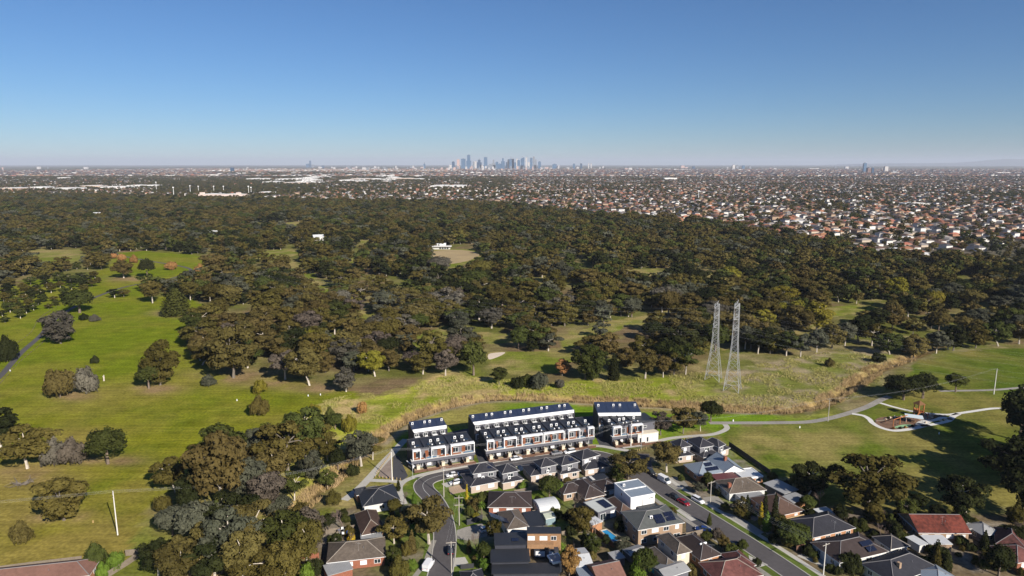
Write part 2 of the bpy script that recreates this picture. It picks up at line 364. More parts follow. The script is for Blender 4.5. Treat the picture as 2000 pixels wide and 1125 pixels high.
# mowing streaks
mp = N.new('ShaderNodeMapping'); mp.inputs['Rotation'].default_value = (0, 0, R(-12)); mp.inputs['Scale'].default_value = (.03, .55, 1); L.new(geo.outputs['Position'], mp.inputs[0])
t3 = N.new('ShaderNodeTexNoise'); t3.inputs['Scale'].default_value = 1; t3.inputs['Detail'].default_value = 3; L.new(mp.outputs[0], t3.inputs['Vector'])
m3 = N.new('ShaderNodeMapRange'); m3.inputs[1].default_value = .35; m3.inputs[2].default_value = .65; m3.inputs[3].default_value = .86; m3.inputs[4].default_value = 1.12; L.new(t3.outputs[0], m3.inputs[0])
mu = N.new('ShaderNodeMath'); mu.operation = 'MULTIPLY'; L.new(m1.outputs[0], mu.inputs[0]); L.new(m2.outputs[0], mu.inputs[1])
mu2 = N.new('ShaderNodeMath'); mu2.operation = 'MULTIPLY'; L.new(mu.outputs[0], mu2.inputs[0]); L.new(m3.outputs[0], mu2.inputs[1])
vm = N.new('ShaderNodeVectorMath'); vm.operation = 'SCALE'; L.new(at.outputs['Color'], vm.inputs[0]); L.new(mu2.outputs[0], vm.inputs['Scale'])
L.new(vm.outputs[0], p.inputs['Base Color'])
bp = N.new('ShaderNodeBump'); bp.inputs['Strength'].default_value = .35; bp.inputs['Distance'].default_value = .15; L.new(t1.outputs[0], bp.inputs['Height']); L.new(bp.outputs[0], p.inputs['Normal'])
me = npmesh('ground', np.stack([x, y, z], 1), faces, gm, True)
ca = me.attributes.new('cover', 'FLOAT_COLOR', 'POINT'); ca.data.foreach_set('color', np.concatenate([col, np.ones((len(col), 1))], 1).astype(np.float32).ravel())
tag(link('ground', me), kind='structure')

# ------------------------------------------------------------------ roads and paths
def offset_line(P, d):
    out = []
    for i, q in enumerate(P):
        t = (P[min(i + 1, len(P) - 1)] - P[max(i - 1, 0)]); t.z = 0; t.normalize()
        out.append(Vector((q.x - t.y * d, q.y + t.x * d, q.z)))
    return out
def ribbon(name, pxs, width, m, z=.02, n=5, parent=None, wend=None):
    P = smooth([G(*q) for q in pxs], n) if pxs and not isinstance(pxs[0], Vector) else pxs
    k = len(P) - 1
    mb = MB(); v = []
    for i, q in enumerate(P):
        w = width if wend is None else width + (wend - width) * i / k
        t = (P[min(i + 1, k)] - P[max(i - 1, 0)]); t.normalize()
        for s in (1, -1): v.append((q.x - t.y * w / 2 * s, q.y + t.x * w / 2 * s, z))
    mb.add(v, [(2 * i, 2 * i + 1, 2 * i + 3, 2 * i + 2) for i in range(k)])
    o = mb.build(name, m, parent)
    if parent is None: tag(o, kind='structure')
    return P
def kerb_run(P, d, z0=.0, h=.14, w=.3):
    a = offset_line(P, d); b = offset_line(P, d + w * (1 if d > 0 else -1))
    mb = MB(); n = len(a)
    v = [(p.x, p.y, z0) for p in a] + [(p.x, p.y, h) for p in a] + [(p.x, p.y, h) for p in b] + [(p.x, p.y, z0) for p in b]
    fs = []
    for i in range(n - 1):
        for r in range(3): fs.append((r * n + i, r * n + i + 1, (r + 1) * n + i + 1, (r + 1) * n + i))
    mb.add(v, fs); tag(mb.build('kerb', M['kerb']), kind='structure')
def patch(name, pxs, m, z=.024, n=0):
    P = [G(*q) for q in pxs]
    if n: P = smooth(P, n, True)
    return tag(MB().sheet([(q.x, q.y, z) for q in P]).build(name, m), kind='structure')
SA = [(852, 1150), (862, 1110), (868, 1070), (868, 1035), (859, 1000), (843, 972), (829, 956), (829, 943), (850, 932), (900, 921), (1000, 905), (1072, 895), (1130, 887), (1165, 888), (1195, 897), (1225, 915), (1250, 932)]
SB = [(1250, 886), (1256, 910), (1263, 930), (1293, 955), (1339, 986), (1397, 1022), (1480, 1075), (1550, 1122), (1610, 1165)]
PA = ribbon('road', SA, 6.4, M['asphalt'], .02)
PB = ribbon('road', SB, 6.8, M['asphalt'], .03)
kerb_run(PA[:-8], 3.2); kerb_run(PA[:-10], -3.2); kerb_run(PB[14:], 3.4); kerb_run(PB[12:], -3.4)
# painted centre line of the bend
cl = PA[22:64]
ribbon('road_marking', offset_line(cl, .2), .14, mat('road_paint', (.5, .5, .48), .7, .2, 2), .034)
# nature strips
ns = mat('nature_strip_grass', (.09, .125, .018), .95, .4, .6)
def strip(line, d, w, a, b): ribbon('nature_strip', offset_line(line[a:b], d), w, ns, .012)
strip(PA, 4.7, 2.2, 0, 20); strip(PA, -4.6, 2.0, 2, 26); strip(PB, 4.8, 2.2, 12, len(PB)); strip(PB, -4.8, 2.2, 12, len(PB)); strip(PA, 4.0, 1.0, 44, 62)
conc = M['concrete']
ribbon('footpath', offset_line(PB[11:], -6.7), 1.6, M['concrete_d'], .03)
ribbon('footpath', offset_line(PB[11:], 6.7), 1.6, conc, .03)
ribbon('footpath', [(793, 858), (784, 866), (768, 884), (746, 906), (720, 935), (697, 958), (672, 977)], 3.0, conc, .034)
ribbon('footpath', [(722, 938), (745, 939), (770, 940), (790, 943)], 2.2, conc, .03)
ribbon('footpath', [(790, 985), (783, 968), (780, 955), (784, 945), (798, 936), (830, 926), (900, 912), (1000, 896), (1060, 886), (1130, 874), (1168, 871), (1205, 877), (1232, 881)], 2.2, conc, .04)
ribbon('footpath', [(1216, 874), (1245, 870), (1280, 863), (1310, 856), (1350, 852), (1388, 849), (1410, 843), (1420, 836), (1416, 829)], 2.3, conc, .037)
ribbon('footpath', [(1385, 826), (1450, 826), (1560, 825), (1600, 821), (1640, 812), (1690, 796), (1720, 781), (1738, 774)], 3.2, M['concrete_d'], .03)
ribbon('footpath', [(1835, 764), (1880, 763), (1930, 762), (1975, 759), (2040, 752)], 2.4, M['concrete_d'], .03)
ribbon('footpath', [(848, 1055), (838, 1080), (830, 1100), (815, 1120), (800, 1140)], 1.5, M['concrete_d'], .03)
ribbon('asphalt_track', [(-40, 765), (0, 735), (40, 690), (80, 655), (100, 630), (130, 608), (185, 581), (250, 559), (330, 545), (370, 531), (362, 522), (300, 511), (240, 500), (210, 488)], 3.4, M['asphalt'], .02)
patch('car_park', [(768, 886), (779, 892), (788, 911), (797, 930), (787, 938), (767, 936)], M['asphalt_n'], .024)
patch('mulch_bed', [(752, 900), (766, 888), (765, 936), (738, 930)], mat('gravel_bed', (.25, .2, .17), .95, .2, 2), .016)
patch('access_lane', [(926, 876), (934, 876), (958, 901), (936, 905)], M['asphalt_n'], .024)
patch('access_lane', [(1160, 846), (1172, 846), (1222, 877), (1172, 872)], M['asphalt_n'], .024)
patch('access_lane', [(800, 862), (905, 838), (1160, 812), (1270, 828), (1270, 836), (1160, 830), (930, 858), (800, 878)], M['asphalt_n'], .016)
patch('driveway', [(892, 1036), (908, 1030), (942, 1022), (956, 1046), (915, 1056), (893, 1052)], M['concrete_d'])
patch('driveway', [(1320, 997), (1340, 990), (1372, 1012), (1350, 1018)], conc)
patch('driveway', [(1340, 1010), (1372, 1020), (1385, 1040), (1340, 1046)], M['asphalt_n'], .018)
patch('driveway', [(1462, 1084), (1480, 1094), (1500, 1103), (1484, 1108), (1464, 1094)], conc, .034)
patch('driveway', [(1424, 1003), (1450, 1012), (1492, 1040), (1480, 1046), (1410, 1000)], mat('mid_grey_path', (.3, .29, .27), .9, .1), .036)  # even mid-grey surface, darker than the plain concrete
patch('driveway', [(1438, 985), (1470, 983), (1500, 1003), (1474, 1018), (1440, 1000)], mat('gravel_drive', (.2, .17, .14), .95, .25, 2), .02)
patch('driveway', [(1556, 1086), (1590, 1070), (1640, 1095), (1608, 1108)], conc, .035)
patch('driveway', [(1490, 1034), (1520, 1028), (1524, 1040), (1498, 1044)], M['sandstone'], .025)
patch('driveway', [(862, 945), (905, 934), (912, 942), (872, 952)], conc, .03)
patch('driveway', [(876, 952), (905, 945), (920, 958), (880, 966)], M['paver'], .025)
patch('driveway', [(1010, 910), (1035, 906), (1042, 914), (1015, 920)], conc, .03)
patch('driveway', [(1290, 935), (1330, 930), (1345, 950), (1322, 958)], M['concrete_d'], .02)
patch('driveway', [(885, 1090), (908, 1088), (915, 1100), (884, 1108)], conc, .034)
patch('driveway', [(1372, 972), (1400, 968), (1418, 985), (1392, 996)], M['concrete_d'], .02)
# creek side reeds and tall grass: nobody could count them
def tufts(name, pts, hmin, hmax, w, m, blades=4, lean=.35):
    n = len(pts); k = n * blades
    bx = np.repeat(pts[:, 0], blades) + nr.normal(0, .3, k); by = np.repeat(pts[:, 1], blades) + nr.normal(0, .3, k)
    bz = ground_z(bx, by) - .05
    a = nr.random(k) * math.tau; h = nr.uniform(hmin, hmax, k); ww = w * nr.uniform(.6, 1.4, k)
    lx = nr.normal(0, lean, k) * h; ly = nr.normal(0, lean, k) * h
    v = np.empty((k, 3, 3))
    v[:, 0] = np.stack([bx - np.cos(a) * ww, by - np.sin(a) * ww, bz], 1); v[:, 1] = np.stack([bx + np.cos(a) * ww, by + np.sin(a) * ww, bz], 1)
    v[:, 2] = np.stack([bx + lx, by + ly, bz + h], 1)
    return tag(link(name, npmesh(name, v.reshape(-1, 3), np.arange(k * 3).reshape(-1, 3), m)), kind='stuff')
def scatter_world(n, x0, x1, y0, y1): return nr.uniform(x0, x1, n), nr.uniform(y0, y1, n)
qx, qy = scatter_world(150000, -150, 230, 140, 430)
d = dist_line(qx, qy, CREEK)
side = fbm(qx, qy, 14, 21)
keep = (d < 5.0 * (.35 + side)) & (d > .9) & (fbm(qx, qy, 6, 22) > .42)
tag(tufts('reeds', np.stack([qx[keep], qy[keep]], 1), 1.0, 2.3, .09, mat('golden_reed', (.28, .19, .08), .9, .3, .12, col2=(.5, .36, .19)), 9), 'golden dry reeds lining the creek banks', 'reeds')
ppx, ppy = proj(qx, qy)
keep = pip(ppx, ppy, SLOPE) & (d > 5) & (fbm(qx, qy, 9, 25) > .5)
tag(tufts('tall_grass', np.stack([qx[keep], qy[keep]], 1), .4, 1.1, .14, mat('seeding_grass', (.25, .24, .045), .9, .3, .09, col2=(.38, .33, .13)), 4, .5), 'pale seeding long grass on the creek slope', 'long grass')
# ------------------------------------------------------------------ trees: a few grown forms of 10 m, placed one by one
LF = {}
def leafm(key, c, c2, rand=.25, hue=.01):
    LF[key] = mat(key + '_leaves', c, .7, .2, .35, spec=.02, rand=rand, hue=hue, col2=c2, trans=.0)
leafm('olive', (.05, .042, .011), (.105, .087, .023))
leafm('brown', (.06, .047, .015), (.122, .095, .032))
leafm('green', (.03, .037, .009), (.068, .077, .02))
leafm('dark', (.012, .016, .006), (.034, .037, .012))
leafm('silver', (.056, .051, .039), (.12, .107, .083))
leafm('lime', (.11, .1, .014), (.2, .17, .025))
leafm('rust', (.19, .095, .035), (.3, .16, .06))
leafm('mauve', (.058, .046, .036), (.118, .094, .074))
leafm('cypress', (.032, .036, .009), (.065, .066, .016))
leafm('gold', (.3, .2, .015), (.42, .3, .03))
leafm('vivid', (.07, .12, .015), (.13, .19, .03))
leafm('grey', (.044, .047, .03), (.095, .095, .064))

def leaf_shell(clumps, dens, size, rg, jit=.55, fill=.25):
    """leaf sprays over and inside uneven ellipsoid clumps"""
    V = []; 
    for (cx, cy, cz, rx, ry, rz) in clumps:
        area = 4 * math.pi * ((rx * ry) ** 1.6 / 3 + (rx * rz) ** 1.6 / 3 + (ry * rz) ** 1.6 / 3) ** (1 / 1.6)
        n = max(8, int(area * dens))
        d = rg.normal(size=(n, 3)); d /= np.linalg.norm(d, axis=1)[:, None]
        d[:, 2] = np.where(d[:, 2] < -.55, -d[:, 2], d[:, 2])
        ang = np.arctan2(d[:, 1], d[:, 0])
        lump = 1 + .16 * np.sin(ang * 3 + cx * 3) * np.sin(d[:, 2] * 5 + cy) + .1 * np.sin(ang * 7 + cz * 2)
        r = np.where(rg.random(n) < fill, rg.uniform(.45, .85, n), rg.uniform(.86, 1.08, n)) * lump
        c = np.stack([cx + d[:, 0] * rx * r, cy + d[:, 1] * ry * r, cz + d[:, 2] * rz * r], 1)
        nm = np.stack([d[:, 0] / rx, d[:, 1] / ry, d[:, 2] / rz], 1); nm /= np.linalg.norm(nm, axis=1)[:, None]
        nm = nm + rg.normal(0, jit, (n, 3)); nm /= np.linalg.norm(nm, axis=1)[:, None]
        t = np.cross(nm, rg.normal(size=(n, 3))); t /= np.linalg.norm(t, axis=1)[:, None]
        b = np.cross(nm, t)
        s = (size * rg.uniform(.55, 1.35, n))[:, None]; s2 = s * rg.uniform(.45, .9, n)[:, None]
        V.append(np.stack([c - t * s - b * s2 * .4, c + t * s * .2 - b * s2, c + t * s + b * s2 * .3, c - t * s * .3 + b * s2], 1))
    V = np.concatenate(V); return V.reshape(-1, 3), np.arange(len(V) * 4).reshape(-1, 4)
FORMS = {}
def add_form(key, clumps, limbs, dens, size, seed, bark, fill=.16, jit=.32):
    rg = np.random.default_rng(seed)
    cm = None
    if clumps is not None:
        v, f = leaf_shell(clumps, dens, size, rg, jit, fill); cm = npmesh('crown', v, f, LF['olive'])
    mb = MB()
    for pts, rad in limbs: mb.tube(pts, rad, 5)
    tm = mb.mesh('trunk', bark)
    FORMS.setdefault(key, []).append((cm, tm))
def limb(a, b, r0, r1, rg, sag=.4):
    a, b = Vector(a), Vector(b); m = (a + b) / 2 + Vector((rg.uniform(-.3, .3), rg.uniform(-.3, .3), sag))
    return ([a, m, b], [r0, (r0 + r1) / 2, r1])
def gum(seed, spread=3.9, fork=2.4, top=9.4, n=13, flat=.72, lean=0.0):
    """open ovoid crown of separate clumps carried on limbs, low skirts on some sides"""
    rg = random.Random(seed); cl = []; li = []
    t0 = Vector((lean * .6 + rg.uniform(-.2, .2), rg.uniform(-.3, .3), fork))
    li.append(([(0, 0, -.3), (t0.x * .4, t0.y * .4, fork * .5), t0], [.3, .24, .2]))
    t1 = Vector((t0.x * 1.2 + rg.uniform(-.4, .4), rg.uniform(-.5, .5), fork + (top - fork) * .45)); li.append(limb(t0, t1, .19, .12, rg, 0))
    ph = rg.uniform(0, 6)
    for i in range(n):
        s = (i + .5) / n; a = ph + i * 2.4
        zc = fork + .7 + (top - fork - 1.7) * s + rg.uniform(-.5, .5)
        rr = spread * (.28 + .5 * math.sin(math.pi * (.12 + .86 * (1 - s)) ** .8)) * rg.uniform(.7, 1.12)
        if i == n - 1: rr *= .3
        c = Vector((t1.x + math.cos(a) * rr, t1.y + math.sin(a) * rr, zc)); q = rg.uniform(1.0, 1.65) * (1.1 - .2 * s)
        cl.append((c.x, c.y, c.z, q * 1.2, q * 1.2, q * flat))
        li.append(limb(t0 if s < .5 else t1, c, .12, .04, rg))
        for _ in range(2):
            o = Vector((rg.uniform(-1.5, 1.5), rg.uniform(-1.5, 1.5), rg.uniform(-.8, .7))); s2 = q * rg.uniform(.45, .7)
            cl.append((c.x + o.x, c.y + o.y, c.z + o.z, s2 * 1.1, s2 * 1.1, s2 * .8))
    return cl, li
for sd, kw in [(1, {}), (2, dict(spread=3.4, top=9.8)), (3, dict(spread=4.6, fork=2.0, top=8.8, n=12, flat=.65)), (4, dict(spread=3.1, fork=3.2, top=10, flat=.85)), (5, dict(spread=4.2, lean=2)), (6, dict(spread=3.8, fork=1.6, n=13, flat=.85)), (7, dict(spread=4.3, fork=2.8, top=9, n=9, flat=.6)), (8, dict(spread=3.5, fork=1.2, n=13, flat=1.0))]:
    c, l = gum(sd, **kw); add_form('gum', c, l, 12, .26, sd, M['bark_w'] if sd in (1, 4, 5, 7) else M['bark_g'])
def roundt(seed, rx=3.9, rz=3.6, zc=5.4, n=10):
    rg = random.Random(seed); cl = [(0, 0, zc, rx * .78, rx * .78, rz * .85)]
    for i in range(n):
        a = i * 2.4 + seed; e = rg.uniform(-.45, .95)
        cl.append((math.cos(a) * rx * .62 * math.cos(e), math.sin(a) * rx * .62 * math.cos(e), zc + math.sin(e) * rz * .62, rx * .42, rx * .42, rz * .36))
    return cl, [([(0, 0, -.3), (0, 0, zc - rz * .5)], [.35, .22])]
for sd, kw in [(11, {}), (12, dict(rx=4.4, rz=3.2, zc=5.0)), (13, dict(rx=3.4, rz=4.2, zc=5.6))]:
    c, l = roundt(sd, **kw); add_form('round', c, l, 11, .27, sd, M['bark_b'])
def shrub(seed):
    rg = random.Random(seed); cl = []
    for i in range(9):
        a = i * 2.4; r = 4.2 * math.sqrt(i / 9)
        cl.append((math.cos(a) * r, math.sin(a) * r, rg.uniform(3.0, 5.6) - r * .3, 2.6, 2.6, rg.uniform(2.6, 3.8)))
    return cl, [([(0, 0, -.5), (.3, .2, 3)], [.4, .2]), ([(0, 0, -.5), (-1.5, .8, 4)], [.3, .12]), ([(0, 0, -.5), (1.6, -1, 4)], [.3, .12])]
for sd in (21, 22, 23):
    c, l = shrub(sd); add_form('shrub', c, l, 6.5, .4, sd, M['bark_b'])
def cone(h=10, r=1.1, power=.7, n=14):
    return [(0, 0, .4 + h * (i + .5) / n * .97, max(.12, r * (1 - (i / n) ** 2) ** power * (1 if i else .85)), max(.12, r * (1 - (i / n) ** 2) ** power), h / n * 1.05) for i in range(n)], [([(0, 0, -.3), (0, 0, h * .6)], [.2, .08])]
c, l = cone(); add_form('pencil', c, l, 9, .24, 31, M['bark_b'], .1, .4)
c, l = cone(r=4.3, power=.75, n=10); add_form('conifer', c, l, 6.5, .3, 32, M['bark_b'], .1, .35)
c, l = cone(r=2.4, power=.9, n=10); add_form('column', c, l, 7, .32, 33, M['bark_b'], .2, .5)
def bare(seed):
    rg = random.Random(seed); li = []
    def grow(p, d, ln, r, k):
        q = p + d * ln; li.append(([p, (p + q) / 2 + Vector((rg.uniform(-.1, .1),) * 3) * ln, q], [r, r * .8, r * .6]))
        if k == 0: return
        for _ in range(3 if k > 1 else 4):
            nd = (d + Vector((rg.uniform(-.8, .8), rg.uniform(-.8, .8), rg.uniform(-.2, .6)))).normalized()
            grow(q, nd, ln * rg.uniform(.6, .85), max(r * .55, .035), k - 1)
    grow(Vector((0, 0, -.2)), Vector((0, 0, 1)), 2.4, .28, 4)
    return li
for sd in (41, 42): add_form('bare', None, bare(sd), 1, 1, sd, M['twig'])
def palm():
    li = [([(0, 0, -.2), (.2, 0, 3), (.1, .1, 6.5)], [.35, .3, .28])]; V = []
    for i in range(26):
        a = i * 2.4; e = .9 - i * .055; d = Vector((math.cos(a) * math.cos(e), math.sin(a) * math.cos(e), math.sin(e)))
        s = Vector((-math.sin(a), math.cos(a), 0)) * .42; p = Vector((.1, .1, 6.5)); q = p + d * 2; r = p + d * 3.4 - Vector((0, 0, .9))
        V += [[p - s * .3, q - s, q + s, p + s * .3], [q - s, r - s * .2, r + s * .2, q + s]]
    v = np.array([[list(c) for c in f] for f in V]).reshape(-1, 3)
    mb = MB(); mb.tube(*li[0], 6)
    FORMS['palm'] = [(npmesh('crown', v, np.arange(len(v)).reshape(-1, 4), LF['vivid']), mb.mesh('trunk', M['bark_b']))]
palm()
# sparse versions for far trees: crown and trunk in one mesh
LOWF = []
def low_form(seed, key, n=9, flat=.85, spread=3.8):
    rg = np.random.default_rng(seed)
    c, l = gum(seed, spread=spread, n=n, flat=flat, fork=1.6)
    v, f = leaf_shell(c, 2.6, .5, rg, .28, .1)
    v2 = []; b = MB()
    b.tube(*l[0], 4)
    for q in l[1:4]: b.tube(*q, 4)
    me = bpy.data.meshes.new('far_tree'); tv = [tuple(q) for q in v] + b.v; o = len(v)
    me.from_pydata(tv, [], [tuple(q) for q in f.tolist()] + [[i + o for i in q] for q in b.f])
    me.materials.append(LF[key]); me.materials.append(M['bark_g' if seed % 3 else 'bark_w'])
    me.polygons.foreach_set('material_index', [0] * len(f) + [1] * len(b.f)); me.update()
    LOWF.append((me, key))
for sd, key, kw in [(51, 'olive', {}), (52, 'olive', dict(spread=4.4)), (53, 'brown', {}), (54, 'green', dict(flat=.9)), (55, 'dark', dict(spread=3.2, flat=1)), (56, 'grey', {}), (57, 'brown', dict(spread=3.3)), (58, 'olive', dict(n=9, spread=4.4)), (59, 'green', dict(n=9)), (60, 'dark', dict(n=8))]:
    low_form(sd, key, **kw)

def tree(name, form, leaf, base, h, label, cat='tree', group=None, var=None, wide=1.0, rz=None):
    """one tree: Empty at its foot > crown, trunk"""
    v = FORMS[form][(rnd.randrange(len(FORMS[form])) if var is None else var) % len(FORMS[form])]
    z = float(ground_z(base.x, base.y))
    o = thing(name, label, cat, (base.x, base.y, z), rnd.uniform(0, 6.28) if rz is None else rz, group)
    s = h / 10.0; o.scale = (s * wide, s * wide, s)
    if v[0]:
        c = link('crown', v[0], o); c.material_slots[0].link = 'OBJECT'; c.material_slots[0].material = LF[leaf]
    link('trunk', v[1], o)
    if form == 'bare': o.children[0].name = 'branches'
    return o
def T(form, leaf, px, py, top, label, wide=1.0, name=None, var=None, cat='tree', rz=None):
    b = G(px, py); h = max(ht(b, top), .8)
    if form in ('gum', 'round'): wide *= 1.22
    nm = name or {'gum': 'gum_tree', 'round': 'broadleaf_tree', 'shrub': 'shrub', 'pencil': 'pencil_pine', 'conifer': 'conifer', 'column': 'column_tree', 'bare': 'bare_tree', 'palm': 'palm_tree'}[form]
    return tree(nm, form, leaf, b, h, label, 'shrub' if form == 'shrub' else cat, None, var, wide, rz)
